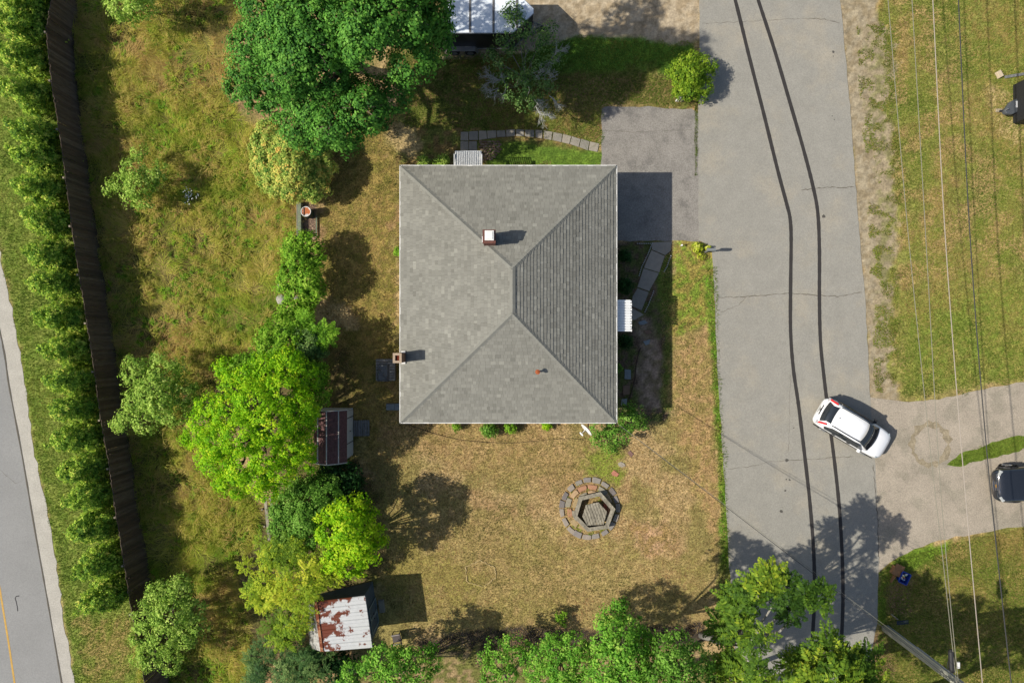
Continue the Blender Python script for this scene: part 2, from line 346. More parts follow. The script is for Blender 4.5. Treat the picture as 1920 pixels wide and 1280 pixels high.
for i, (x, y, r) in enumerate([(1475,862,.13),(1474,898,.07),(1480,899,.08),(1472,919,.09),(1465,958,.13),(1488,802,.05),(1562,98,.1),(1562,106,.05),(1560,218,.05),(1564,225,.05),(1544,406,.14),(1466,950,.03)]):
    rr = random.Random(i); q = [(P(x, y).x+r*math.cos(a*.7854)*rr.uniform(.5, 1), P(x, y).y+r*math.sin(a*.7854)*rr.uniform(.5, 1)) for a in range(8)]
    MB().sheet(q, .0275).build('oil_stain', stain, road)
# dark gutter joint of the street and the dip in the side driveway
strip(MB(), smooth_pl([(-80,303),(0,621),(17,722),(42,855),(67,1001),(91,1135),(116,1280),(140,1418)], 8), .07, .0275, .35).build('edge_joint', crk, street)
rng_m = mat('apron_ring', C(172,158,132), .95, .1, var=.3, vscale=3, grain=.3, gscale=14)
q = [(1744+34*math.cos(a*.2094)*(1+.08*math.sin(a*3.1)), 833+38*math.sin(a*.2094)*(1+.06*math.cos(a*2.3))) for a in range(30)]
strip(MB(), q+[q[0]], .3, .0165, .7).build('dirt_ring', rng_m, apron)

# ================================================================= grass blades
def blades(name, label, poly, n, l0, l1, wd, lean, ramp, vfun, seed=1, holes=(), kind='stuff', edge=12, dirn=None, cat='grass', dens=None):
    r = np.random.default_rng(seed); a = np.array(poly); lo = a.min(0); hi = a.max(0)
    px = r.uniform(lo[0], hi[0], n); py = r.uniform(lo[1], hi[1], n)
    x = (px-960)*CAMH/FPX; y = (640-py)*CAMH/FPX
    k = sdist(px, py, poly)+(fbm(x, y, 1.2, 21)-.5)*2*edge > 0
    for h in holes: k &= sdist(px, py, h) < 0
    if dens is not None: k &= r.random(n) < dens(x, y)
    px, py, x, y = px[k], py[k], x[k], y[k]; n = len(x)
    th = (fbm(x, y, .5, 31, 2)*4*math.pi if dirn is None else np.full(n, dirn))+r.normal(0, .55 if name == 'meadow_grass' else 1.15, n)
    ln = r.uniform(l0, l1, n)*(.7+.6*fbm(x, y, .6, 33)); le = np.clip(r.normal(lean, .18, n), .05, .97)
    dx = np.cos(th)*le*ln; dy = np.sin(th)*le*ln; dz = np.sqrt(np.maximum(.02, 1-le**2))*ln
    ph = th+np.pi/2+r.normal(0, .5, n); wx = np.cos(ph)*wd*.5*r.uniform(.6, 1.4, n); wy = np.sin(ph)*wd*.5*r.uniform(.6, 1.4, n)
    b = np.stack([x, y, np.full(n, .002)], 1); T = b+np.stack([dx, dy, dz], 1); W = np.stack([wx, wy, np.zeros(n)], 1)
    V = np.stack([b-W, b+W, T], 1).reshape(-1, 3)
    v = np.clip(vfun(x, y, px, py, r), 0, 1)
    m = mat(name+'_mat', None, .8, .2, attr='var', ramp=[tuple(min(.8, q*(2.9 if name == 'meadow_grass' else 1.75)) for q in c[:3])+(1,) for c in ramp], trans=.5)
    o = addobj(name, npmesh(name, V, 3, m, {'var': np.repeat(v, 3)})); return tag(o, label, cat, kind=kind)
MEADOW = [(128,-40),(460,-40),(425,200),(480,240),(480,330),(560,375),(556,460),(525,560),(520,640),(430,700),(340,800),(470,930),(500,1010),(440,1050),(480,1230),(440,1330),(255,1330),(262,1100),(250,960),(215,680),(160,320),(140,100)]
mr = [C(94,120,36), C(118,138,44), C(140,150,52), C(166,160,72), C(172,156,96), C(158,130,86)]
def mv(x, y, px, py, r):
    v = fbm(x, y, .28, 41)*1.6-.27+(fbm(x, y, 1.1, 43)-.5)*.75+r.normal(0, .13, len(x))
    v += np.exp(-((px-300)**2/90**2+(py-330)**2/150**2))*.0
    return v
def md(x, y): return (.3+.7*sstep(.38, .55, fbm(x, y, .7, 47)))*(1-.6*sstep(.54, .66, fbm(x, y, .6, 25)))
blades('meadow_grass', 'tall unmown mixed green and tan grass behind the dark fence', MEADOW, 210000, .35, .85, .02, .9, mr, mv, 2, dens=md)
# tufts: bunches of long arching blades and leafy weeds
def tufts(name, label, poly, n, k, l0, l1, ramp, seed, wd=.04):
    r = np.random.default_rng(seed); a = np.array(poly); lo = a.min(0); hi = a.max(0); px = r.uniform(lo[0], hi[0], n); py = r.uniform(lo[1], hi[1], n)
    x = (px-960)*CAMH/FPX; y = (640-py)*CAMH/FPX; q = (sdist(px, py, poly) > 3) & (r.random(n) < sstep(.38, .6, fbm(x, y, .55, seed+3))); x, y = x[q], y[q]; n = len(x); i = np.repeat(np.arange(n), k); m = n*k
    base = fbm(x, y, .5, 31, 2)*4*math.pi; th = base[i]+r.normal(0, .9, m); ln = r.uniform(l0, l1, m)*r.uniform(.6, 1.3, n)[i]; el = r.uniform(.5, 1.35, m)
    b0 = np.stack([x[i]+r.normal(0, .05, m), y[i]+r.normal(0, .05, m), np.zeros(m)], 1); d = np.stack([np.cos(th), np.sin(th), np.zeros(m)], 1); up = np.array([0, 0, 1.])
    mid = b0+d*(np.cos(el)*ln*.5)[:, None]+up*(np.sin(el)*ln*.55)[:, None]; tip = mid+d*(ln*.5)[:, None]+up*(np.sin(el-1.15)*ln*.35)[:, None]
    w = np.stack([-np.sin(th), np.cos(th), np.zeros(m)], 1)*wd*.5*r.uniform(.6, 1.3, m)[:, None]
    V = np.concatenate([np.stack([b0-w*.6, b0+w*.6, mid+w], 1), np.stack([b0-w*.6, mid+w, mid-w], 1), np.stack([mid-w, mid+w, tip], 1)]).reshape(-1, 3)
    v = np.clip(.5+r.normal(0, .25, n)[i]+r.normal(0, .1, m), 0, 1); v = np.repeat(np.concatenate([v, v, v]), 3)
    mt = mat(name+'_mat', None, .8, .2, attr='var', ramp=[tuple(min(.8, q_*2.4) for q_ in c[:3])+(1,) for c in ramp], trans=.5)
    return tag(addobj(name, npmesh(name, V, 3, mt, {'var': v})), label, 'grass', kind='stuff')
tufts('meadow_tufts', 'arching straw coloured grass bunches throughout the meadow', MEADOW, 8500, 15, .32, .72, [C(108,128,42), C(134,142,50), C(158,154,68), C(180,164,92), C(172,144,90)], 14, .024)
tufts('meadow_weeds', 'low bright green weed clumps scattered in the meadow', MEADOW, 4200, 14, .14, .36, [C(70,100,28), C(96,136,36), C(124,156,42), C(150,164,52)], 19, .055)
tufts('planter_weeds', 'small green weeds between the stones around the planter', [(1105+54*math.cos(a*.5236), 953+54*math.sin(a*.5236)) for a in range(12)], 130, 10, .06, .16, [C(84,114,32), C(120,150,42), C(156,164,60)], 23, .03)
LAWN = [(590,380),(620,240),(740,215),(752,300),(1126,310),(1150,460),(1335,460),(1368,1190),(1000,1210),(780,1230),(700,1060),(690,900),(700,860),(640,700),(600,600)]
HOUSE_H = [(790,345),(1140,345),(1140,765),(790,765)]
lr = [C(84,92,42), C(122,118,60), C(160,140,88), C(190,166,116), C(176,140,98)]
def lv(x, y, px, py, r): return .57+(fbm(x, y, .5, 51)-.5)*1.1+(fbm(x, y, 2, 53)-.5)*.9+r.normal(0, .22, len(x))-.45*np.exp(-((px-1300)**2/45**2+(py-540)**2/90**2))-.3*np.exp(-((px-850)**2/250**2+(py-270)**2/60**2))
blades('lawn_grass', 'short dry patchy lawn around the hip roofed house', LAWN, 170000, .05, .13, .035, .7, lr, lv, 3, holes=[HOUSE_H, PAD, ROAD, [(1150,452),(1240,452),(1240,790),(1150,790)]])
gr = [C(80,102,32), C(104,126,42), C(128,144,56), C(150,144,70), C(170,146,90)]
def gv(x, y, px, py, r): return .32+(fbm(x, y, .45, 61)-.5)*1.3+r.normal(0, .16, len(x))
blades('north_lawn_grass', 'shaded green lawn between the stone path and the trailer', [(750,100),(1000,100),(1080,66),(1290,80),(1308,200),(1128,198),(1126,280),(1000,250),(862,243),(760,240)], 50000, .05, .14, .035, .7, gr, gv, 4)
blades('verge_grass', 'bright green grass strip between street shoulder and hedge', [(-20,-20),(120,-20),(100,160),(140,420),(205,860),(250,1160),(262,1300),(145,1300),(126,1186),(109,1068),(89,951),(68,855),(42,675),(24,578),(2,474),(-20,420)], 120000, .05, .15, .035, .65, [C(84,110,34), C(106,130,42), C(130,148,54), C(150,148,68), C(168,146,86)], gv, 5, edge=6)
blades('east_lawn_grass', 'patchy lawn under the power lines across the road', [(1640,-20),(1960,-20),(1960,705),(1800,735),(1695,745),(1672,640),(1690,440),(1676,200)], 90000, .05, .15, .035, .7, gr, lambda x, y, px, py, r: .58+(fbm(x, y, .5, 71)-.5)*1.5+r.normal(0, .16, len(x))-.3*sstep(500, 720, py), 6, edge=22)
blades('southeast_lawn_grass', 'mown lawn around the utility pole and recycling bin', [(1652,1075),(1700,1040),(1920,988),(1960,980),(1960,1300),(1610,1300),(1640,1235),(1650,1170)], 60000, .05, .14, .035, .7, gr, lambda x, y, px, py, r: .5+(fbm(x, y, .5, 73)-.5)*1.4+r.normal(0, .16, len(x)), 7, edge=5)
blades('island_grass', 'narrow green grass wedge splitting the gravel driveway', ISLAND, 14000, .06, .16, .035, .6, gr, gv, 8, edge=4)
blades('kerb_grass', 'bright green weeds along the near edge of the road', [(1326,500),(1343,500),(1350,700),(1360,860),(1372,1100),(1378,1200),(1345,1200),(1352,1000),(1338,760),(1332,620)], 9000, .08, .2, .035, .6, gr, lambda x, y, px, py, r: r.normal(.28, .18, len(x)), 9, edge=4)
blades('driveway_weeds', 'weeds in the joint between driveway and road', [(1302,190),(1309,190),(1308,290),(1306,330),(1303,330),(1302,260)], 1800, .05, .13, .03, .6, gr, lambda x, y, px, py, r: r.normal(.2, .18, len(x)), 10, edge=3)
blades('verge_weeds', 'scattered weeds on the gravel verge east of the road', [(1605,40),(1672,40),(1690,420),(1680,740),(1640,735),(1628,430)], 40000, .06, .16, .035, .6, gr, lambda x, y, px, py, r: r.normal(.55, .2, len(x)), 11, edge=6, dens=lambda x, y: sstep(.5, .58, fbm(x, y, 1.6, 77))*.9)
hexq = [(873,1061),(900,1050),(928,1063),(929,1082),(906,1100),(876,1090)]
q = []
for i in range(6): q += [(hexq[i][0]+(hexq[(i+1) % 6][0]-hexq[i][0])*k/8, hexq[i][1]+(hexq[(i+1) % 6][1]-hexq[i][1])*k/8) for k in range(8)]
b = MB(); strip(b, [(x+random.uniform(-1.3,1.3), y+random.uniform(-1.3,1.3)) for x, y in q]+[q[0]], .05, .05, .7)
tag(b.build('dead_grass_ring', mat('straw', C(206,182,130), .9, .1, var=.4, vscale=8)), 'pale hexagonal outline of dead straw on the lawn', 'straw', kind='stuff')
# ================================================================= house
white = mat('white_paint', C(240,238,232, k=1.25), .5, .4, var=.05, vscale=3)
whitem = mat('white_metal', C(240,240,238, k=1.5), .45, .4, var=.06, vscale=5)
siding = mat('house_siding', C(205,200,188), .7, .3, var=.05, vscale=2)
dark = mat('dark_metal', (.02, .021, .024, 1), .5, .4)
brick = mat('chimney_brick', C(126,84,74), .9, .2, var=.25, vscale=14, grain=.2)
conc = mat('concrete', C(165,158,146), .9, .2, var=.12, vscale=2.5, grain=.15)
glass = mat('window_glass', (.02, .025, .03, 1), .05, .6)
HE = 3.67; HR = 5.95
NW, NE, SE, SW = P(751,312,HE), P(1154,312,HE), P(1155.5,791,HE), P(752,791,HE)
xw, xe = (NW.x+SW.x)/2, (NE.x+SE.x)/2; yn, ys_ = (NW.y+NE.y)/2, (SW.y+SE.y)/2
half = (xe-xw)/2; xm = P(961,545,HR).x; RN = Vector((xm, P(962,503,HR).y, HR)); RS = Vector((xm, P(962,588,HR).y, HR))
house = thing('house', 'single storey house with large grey shingled hip roof', 'house', ((xw+xe)/2, (yn+ys_)/2, 0))
ov = .38; WX0, WX1, WY0, WY1 = xw+ov, xe-ov, ys_+ov, yn-ov
MB().box(((WX0+WX1)/2, (WY0+WY1)/2, .45), (WX1-WX0-.1, WY1-WY0-.1, 1.0)).build('foundation', conc, house)
b = MB().box(((WX0+WX1)/2, (WY0+WY1)/2, 2.25), (WX1-WX0, WY1-WY0, 2.66))
for k in range(20):
    z = 1.0+k*.13; b.box(((WX0+WX1)/2, (WY0+WY1)/2, z), (WX1-WX0+.025, WY1-WY0+.025, .02))
wall = b.build('wall', siding, house)
def window(cx, cy, cz, wd, ht, ax):
    s = (wd, .08, ht) if ax == 'y' else (.08, wd, ht); g = (wd-.16, .1, ht-.16) if ax == 'y' else (.1, wd-.16, ht-.16)
    f = MB().box((cx, cy, cz), s).build('window', white, house); MB().box((cx, cy, cz), g).build('pane', glass, f)
    MB().box((cx, cy, cz), (wd-.1, .12, .05) if ax == 'y' else (.12, wd-.1, .05)).build('sash_rail', white, f)
for yy in (6.2, 3.6, -1.6, -3.2): window(WX1+.02, yy, 2.4, 1.1, 1.2, 'x'); window(WX0-.02, yy, 2.4, 1.1, 1.2, 'x')
for xx in (-4, -1, 2.5): window(xx, WY0-.02, 2.4, 1.1, 1.2, 'y'); window(xx+1.6, WY1+.02, 2.4, 1.1, 1.2, 'y')
def door(c, ax):
    d = MB().box(c, (.95, .07, 2.05) if ax == 'y' else (.07, .95, 2.05)).build('door', white, house)
    MB().box((c[0]+.05, c[1]+.05, c[2]-.05), (.06, .06, .06)).build('handle', dark, d)
door((P(877,0,1.9).x, WY1+.03, 1.95), 'y'); door((WX1+.03, P(0,592,1.9).y, 1.95), 'x')
# roof deck
t = .12
deck = MB(); E = [(xw, yn, HE), (xe, yn, HE), (xe, ys_, HE), (xw, ys_, HE)]
deck.add([(x, y, z-t) for x, y, z in E]+[(x, y, z-.004) for x, y, z in E]+[RN-Vector((0, 0, .02)), RS-Vector((0, 0, .02))],
         [(0,1,2,3), (0,4,5,1), (1,5,6,2), (2,6,7,3), (3,7,4,0), (4,8,5), (5,8,9,6), (6,9,7), (7,9,8,4)])
roof = deck.build('roof', mat('roof_deck', C(80,78,74), .9, .1), house)
shm_ = mat('shingle', None, .92, .15, attr='var', ramp=[C(132,130,121), C(147,145,135), C(156,154,144), C(165,163,152), C(182,180,168)], grain=.1, gscale=60, var=.08, vscale=.8)
faces = [(Vector(E[3]), Vector(E[0]), RN, RS), (Vector(E[0]), Vector(E[1]), RN, RN), (Vector(E[1]), Vector(E[2]), RS, RN), (Vector(E[2]), Vector(E[3]), RS, RS)]
# each face: eave from A to B (seen from outside, left to right reversed does not matter), apex points
tabs = []
for fi, (A, B, t1, t0) in enumerate(faces):
    ap = [t0, t1]
    u = (B-A).normalized(); Lw = (B-A).length
    T0 = min(ap, key=lambda p: (p-A).length); T1 = min(ap, key=lambda p: (p-B).length)
    base = A+u*((T0-A).dot(u)); v = (T0-base); Lv = v.length; v = v/Lv; n = u.cross(v); n = n if n.z > 0 else -n
    a0 = (T0-A).dot(u); b0 = (T1-A).dot(u)
    ex = .19; nc = int(Lv/ex)+1; r = random.Random(fi)
    for i in range(nc):
        v0 = i*ex-(.03 if i == 0 else 0); v1 = min(Lv, (i+1)*ex-.012)
        lo = lambda q: a0*max(0, q)/Lv; hi = lambda q: Lw+(b0-Lw)*max(0, q)/Lv
        x = lo(v0)-r.uniform(0, .3)
        while x < hi(v0):
            wd = r.choice([.15, .2, .25, .3]); x2 = x+wd
            bl, br = max(x+.003, lo(v0)), min(x2-.003, hi(v0)); tl, tr = max(x+.003, lo(v1)), min(x2-.003, hi(v1))
            x = x2
            if br-bl < .03: continue
            if tr < tl: tl = tr = min(max((tl+tr)/2, lo(v1)), hi(v1))
            th = .022+r.uniform(0, .012)
            q = lambda uu, vv, nn: A+u*uu+v*vv+n*nn
            vs = [q(bl, v0, .001), q(br, v0, .001), q(bl, v0, th), q(br, v0, th), q(tr, v1, .004), q(tl, v1, .004)]
            g = r.random(); va = .48+r.uniform(-.2, .2)+(.2 if g > .87 else 0)-(.16 if g < .12 else 0)
            tabs.append((q((bl+br)/2, v1, 0).z, vs, max(0, min(1, va)), (u.cross(v)).z > 0))
tabs.sort(key=lambda s: -s[0])
def tabmesh(lst, name, org):
    vs = []; fs = []; va = []
    for _, q, a, ccw in lst:
        bb = len(vs); vs += [tuple(p-org) for p in q]; va += [a]*6
        ff = [(2, 3, 4, 5), (0, 1, 3, 2), (0, 2, 5), (1, 4, 3)]
        fs += [tuple(i+bb for i in (f if ccw else f[::-1])) for f in ff]
    me = bpy.data.meshes.new(name); me.from_pydata(vs, [], fs)
    at = me.attributes.new('var', 'FLOAT', 'POINT'); at.data.foreach_set('value', va); me.materials.append(shm_); return me
ho = ORG[house.name]
for s in tabs[:300]: addobj('shingle', tabmesh([s], 'shingle', ho), roof)
tag(addobj('shingles', tabmesh(tabs[300:], 'shingles', ho), roof), kind='stuff')
capm = mat('hip_cap', C(150,149,140), .92, .15, grain=.1, gscale=60, var=.1, vscale=3)
def caps(a, b, sidedrop):
    d = (b-a).normalized(); L = (b-a).length; r = d.cross(Vector((0, 0, 1))).normalized(); up = r.cross(d)
    me = MB(); w_ = .15; l = .27
    me.add([(0, -w_, -sidedrop), (0, 0, .03), (0, w_, -sidedrop), (l, -w_, -sidedrop-.012), (l, 0, .016), (l, w_, -sidedrop-.012),
            (0, -w_, -sidedrop-.02), (0, w_, -sidedrop-.02)], [(0, 3, 4, 1), (1, 4, 5, 2), (6, 0, 1), (6, 1, 2, 7)])
    me = me.mesh('hip_cap', capm); M = Matrix((d, r, up)).transposed().to_4x4(); k = 0.02
    while k < L-.1:
        o = addobj('hip_cap', me, roof); o.matrix_local = Matrix.Translation(a+d*k+up*.028-ho) @ M @ Matrix.Rotation(random.uniform(-.02, .02), 4, 'Z'); k += .235
for cN, top in ((E[0], RN), (E[1], RN), (E[2], RS), (E[3], RS)): caps(Vector(cN), top, .045)
caps(RS, RN, .03)
# fascia and gutters
for (a, b) in ((E[0], E[1]), (E[1], E[2]), (E[2], E[3]), (E[3], E[0])):
    a, b = Vector(a), Vector(b); d = (b-a).normalized(); o_ = Vector((d.y, -d.x, 0)); o_ = o_ if o_.dot(a-ho) > 0 else -o_
    MB().beam(a+o_*.035-d*.06+Vector((0, 0, -.055)), b+o_*.035+d*.06+Vector((0, 0, -.055)), .07, .14).build('gutter', white, house)
MB().box(((WX0+WX1)/2, (WY0+WY1)/2, HE-t-.03), (xe-xw-.02, yn-ys_-.02, .04)).build('soffit', white, house)
# chimneys and vent
c1 = P(917,443,6.6)
b = MB(); S = (.6, .64); zt = 6.45
for k in range(17):
    z = 5.0+k*.085; b.box((c1.x, c1.y, z+.035), (S[0], S[1], .072)); b.box((c1.x, c1.y, z+.08), (S[0]-.02, S[1]-.02, .02))
b.box((c1.x, c1.y, zt+.04), (S[0]+.06, S[1]+.06, .09))
ch = b.build('chimney', brick, house)
MB().box((c1.x+.02, c1.y+.02, zt+.3), (.46, .5, .06)).box((c1.x+.02, c1.y+.02, zt+.345), (.34, .38, .03)).build('chimney_cap', white, ch, bevel=.03)
b = MB()
for sx in (-1, 1):
    for sy in (-1, 1): b.box((c1.x+.02+sx*.17, c1.y+.02+sy*.19, zt+.18), (.04, .04, .2))
b.build('cap_legs', dark, ch)
MB().box((c1.x-.37, c1.y+.0, 5.55), (.06, .3, .12)).build('flashing', whitem, ch)
c2 = P(745,671,5.2)
b = MB()
for k in range(60):
    z = .04+k*.085; b.box((c2.x, c2.y, z+.035), (.44, .5, .072)); b.box((c2.x, c2.y, z+.08), (.42, .48, .02))
ch2 = b.build('chimney', mat('chimney_brick_tan', C(176,134,104), .9, .2, var=.22, vscale=14, grain=.2), house)
b = MB(); z = 5.17
for dx, dy, sx, sy in ((-.17, 0, .12, .52), (.17, 0, .12, .52), (0, -.2, .22, .12), (0, .2, .22, .12)): b.box((c2.x+dx, c2.y+dy, z+.03), (sx, sy, .09))
b.build('chimney_crown', mat('crown_mortar', C(200,176,150), .9, .2, var=.15, vscale=8), ch2)
MB().box((c2.x, c2.y, 5.1), (.23, .29, .1)).build('flue', mat('flue_clay', C(150,72,48, k=.6), .9, .1), ch2)
for sy in (-1, 1): MB().box((P(756,0,3.9).x, c2.y+sy*.3, 3.86), (.22, .1, .06)).build('flashing', white, ch2)
vp = P(1008,697,5.15)
zb = 4.55
vent = MB().cyl((vp.x, vp.y, zb), .055, .62, 14).build('vent_pipe', whitem, house)
MB().cyl((vp.x, vp.y, zb+.62), .12, .05, 18, .13).cyl((vp.x, vp.y, zb+.67), .13, .04, 18, .02).build('vent_cap', mat('rusty_cap', C(186,98,52), .8, .3, var=.3, vscale=14), vent, smooth=False)
vb = MB().box((vp.x-.02, vp.y-.1, zb+.1), (.34, .3, .02), M=None); vb.build('flashing', whitem, vent)
# awnings: ribbed metal
def awning(px0, px1, py0, py1, hz, hi, outw, name_ax):
    aw = None; b = MB()
    if name_ax == 'n':
        A = P(px0, py1, hz); B = P(px1, py1, hz); x0, x1 = A.x, B.x; y1 = WY1+.03; y0 = P(0, py0, hi).y; n = 12; wv = (x1-x0)/n
        for k in range(n):
            b.add([(x0+k*wv, y1, hz), (x0+(k+.62)*wv, y1, hz), (x0+(k+.62)*wv, y0, hi), (x0+k*wv, y0, hi), (x0+(k+.62)*wv, y1, hz-.04), (x0+(k+1)*wv, y1, hz-.04), (x0+(k+1)*wv, y0, hi-.04), (x0+(k+.62)*wv, y0, hi-.04)], [(0,1,2,3), (4,5,6,7), (1,4,7,2), (0,3,2,1)])
        b.box(((x0+x1)/2, y0, hi-.1), (x1-x0, .03, .12)); b.box((x1+.03, (y0+y1)/2, (hz+hi)/2-.1), (.03, abs(y1-y0)*.7, .2)); b.box((x0-.03, (y0+y1)/2, (hz+hi)/2-.1), (.03, abs(y1-y0)*.7, .2))
    else:
        A = P(px1, py0, hi); B = P(px1, py1, hi); y0, y1 = B.y, A.y; xi = WX1+.03; xo = A.x; n = 12; wv = (y1-y0)/n
        for k in range(n):
            b.add([(xi, y0+k*wv, hz), (xo, y0+k*wv, hi), (xo, y0+(k+.62)*wv, hi), (xi, y0+(k+.62)*wv, hz), (xi, y0+(k+.62)*wv, hz-.04), (xo-.05, y0+(k+.62)*wv, hi-.04), (xo-.05, y0+(k+1)*wv, hi-.04), (xi, y0+(k+1)*wv, hz-.04)], [(0,1,2,3), (4,5,6,7), (3,2,5,4)])
            b.box((xo+.01, y0+(k+.31)*wv, hi-.05-.03*(k % 2)), (.02, wv*.8, .12))
    return b.build('awning', whitem, house)
awning(852, 902, 283, 312, 3.1, 2.75, 0, 'n'); awning(1160, 1184, 562, 621, 3.38, 3.15, 0, 'e')
# entry steps
b = MB(); px = P(877,0).x
for k in range(3): b.box((px, WY1+.3+(2-k)*.28, .14+.16*k), (1.4, .62, .28+.32*k*.0))
b.build('entry_steps', conc, house); b = MB(); yy = P(0,592).y
for k in range(3): b.box((WX1+.3+(2-k)*.26, yy, .14+.16*k), (.6, 1.3, .28))
b.build('entry_steps', conc, house)
MB().beam((P(1122,0,2.5).x, WY0-.06, .15), (P(1122,0,2.5).x, WY0-.06, HE-.2), .09, .07).build('downspout', white, house)
mb = MB().cyl((P(1121,0,3).x, WY0-.14, 2.6), .09, .26, 10); mb.build('meter_box', whitem, house)
# dish bracketed to the south wall
dc = P(1102,803,2.9); dish = thing('satellite_dish', 'white satellite dish on an arm at the south eave', 'satellite dish', (dc.x, dc.y, 2.9))
ax = Vector((-.72, -.62, .2)).normalized(); r = ax.cross(Vector((0, 0, 1))).normalized(); u2 = r.cross(ax); b = MB(); rings = [(0, 0), (.15, .012), (.3, .05), (.42, .1)]; n = 22; vs = [dc]
for rr, dz in rings[1:]:
    for k in range(n): a = 2*math.pi*k/n; vs.append(dc+ax*dz+r*math.cos(a)*rr+u2*math.sin(a)*rr)
fs = [(0, 1+k, 1+(k+1) % n) for k in range(n)]+[(1+j*n+k, 1+(j+1)*n+k, 1+(j+1)*n+(k+1) % n, 1+j*n+(k+1) % n) for j in range(2) for k in range(n)]
b.add(vs, fs); do = b.build('reflector', white, dish, smooth=True); sm = do.modifiers.new('solid', 'SOLIDIFY'); sm.thickness = .02
MB().tube([dc-u2*.3+ax*.05, dc+ax*.5-u2*.1], .022, 8).build('feed_arm', whitem, dish)
MB().beam(dc+ax*.46-u2*.1-r*.12, dc+ax*.46-u2*.1+r*.12, .07, .1).build('receiver', whitem, dish)
MB().tube([dc-ax*.02, Vector((dc.x+.1, WY0+.02, 2.75))], .03, 8).build('bracket', dark, dish)
# ================================================================= stockade fence
FT = [(98,-45),(95.5,0),(86.5,52),(88,76),(97,161),(114,269),(134,427),(158,578),(175,685),(188,783),(201,855),(215,951),(235,1078),(247,1152),(262,1230),(280,1330)]
fp = [P(x, y, 2.4) for x, y in FT]; fence = thing('stockade_fence', 'tall dark weathered wooden stockade fence behind the hedge', 'fence', (fp[0].x, fp[0].y, 0))
fo = ORG[fence.name]
wood_d = mat('fence_wood', C(138,120,104), .9, .1, var=.35, vscale=5, grain=.3, gscale=30, stretch=(1, 1, .15))
bme = [MB().box((0, 0, 1.19+h/2), (.024, .1535, 2.38+h)).mesh('board', mat('fence_wood_%d' % i, C(*c), .9, .1, var=.12, vscale=5, grain=.25, gscale=14, stretch=(1, 1, .15))) for i, (h, c) in enumerate([(0, (120,105,93)), (.012, (110,96,85)), (.024, (132,117,105)), (-.01, (116,99,87)), (.006, (102,90,80)), (.016, (124,110,99))])]
rails = MB(); pos = 0.0; cum = []; posts = []
for a, b in zip(fp[:-1], fp[1:]):
    d = (b-a); L = d.length; ang = math.atan2(d.y, d.x)-math.pi/2; u = d/L; nrm = Vector((u.y, -u.x, 0)); nrm = nrm if nrm.x < 0 else -nrm
    for z in (.45, 1.2, 1.98): rails.beam(Vector((a.x, a.y, z))+nrm*.045, Vector((b.x, b.y, z))+nrm*.045, .05, .09)
    while pos < L:
        p = a+u*pos; k = random.randrange(6)
        o = addobj('board', bme[k], fence); o.location = Vector((p.x, p.y, 0))-fo+nrm*random.uniform(-.006, .006)
        o.rotation_euler = (random.uniform(-.006, .006), random.uniform(-.012, .012), ang+random.uniform(-.008, .008)); pos += .155
    pos -= L
rails.build('rail', wood_d, fence)
pm = MB().box((0, 0, 1.2), (.1, .1, 2.4)).mesh('post', mat('post_wood', C(176,162,140), .9, .1, var=.15, vscale=6))
for i in range(16):
    py = 60+i*91.0
    for (a, b) in zip(FT[:-1], FT[1:]):
        if a[1] <= py < b[1]:
            x = a[0]+(b[0]-a[0])*(py-a[1])/(b[1]-a[1]); p = P(x-3.6, py, 2.4); o = addobj('post', pm, fence); o.location = Vector((p.x, p.y, 0))-fo
# ================================================================= garden shed with maroon gambrel roof
mar = mat('maroon_shingle', C(116,84,82), .9, .2, var=.3, vscale=9, grain=.25, gscale=40)
trimw = mat('trim_white', C(214,210,200), .7, .3, var=.12, vscale=5)
s1w = mat('shed_white', C(216,222,222), .7, .3, var=.06, vscale=3)
x1 = -9.55; x0 = -11.25; yN = -3.98; yS = -6.8; xr = (x0+x1)/2
shed = thing('garden_shed', 'small white shed with maroon gambrel roof beneath the lime tree', 'shed', (xr, (yN+yS)/2, 0))
prof = [(x0, 0), (x1, 0), (x1, 1.98), (x1-.28, 2.32), (xr, 2.66), (x0+.28, 2.32), (x0, 1.98)]
b = MB(); b.hexa([(x, yS, z) for x, z in prof], [(x, yN, z) for x, z in prof]); b.build('wall', s1w, shed)
e1 = .1
rp = [(x1+e1, 1.93), (x1-.26, 2.37), (xr, 2.72), (x0+.26, 2.37), (x0-e1, 1.93)]
for (a, c) in zip(rp[:-1], rp[1:]):
    d = Vector((c[0]-a[0], 0, c[1]-a[1])); L = d.length; n = max(1, round(L/.24))
    for k in range(n):
        p0 = (a[0]+d.x*k/n, a[1]+d.z*k/n+.0); p1 = (a[0]+d.x*(k+1)/n, a[1]+d.z*(k+1)/n)
        lift = .012
        b = MB(); b.hexa([(p0[0], yS-.1, p0[1]), (p1[0], yS-.1, p1[1]), (p1[0], yN+.03, p1[1]), (p0[0], yN+.03, p0[1])] if d.x < 0 else [], []) if False else None
        b = MB(); q = [(p0[0], p0[1]+lift), (p1[0], p1[1]+.002)]
        b.add([(q[0][0], yS-.1, q[0][1]), (q[1][0], yS-.1, q[1][1]), (q[1][0], yN+.05, q[1][1]), (q[0][0], yN+.05, q[0][1]), (p0[0], yS-.1, p0[1]-.05), (p1[0], yS-.1, p1[1]-.05), (p1[0], yN+.05, p1[1]-.05), (p0[0], yN+.05, p0[1]-.05)],
              [(0,1,2,3), (7,6,5,4), (0,3,7,4), (0,4,5,1), (2,6,7,3), (1,5,6,2)]); b.build('roof_course', mar, shed)
for x, z in ((x1-.26, 2.39), (xr, 2.735), (x0+.26, 2.39)): MB().box((x, (yN+yS)/2-.03, z), (.06, yN-yS+.16, .02)).build('roof_trim', trimw, shed)
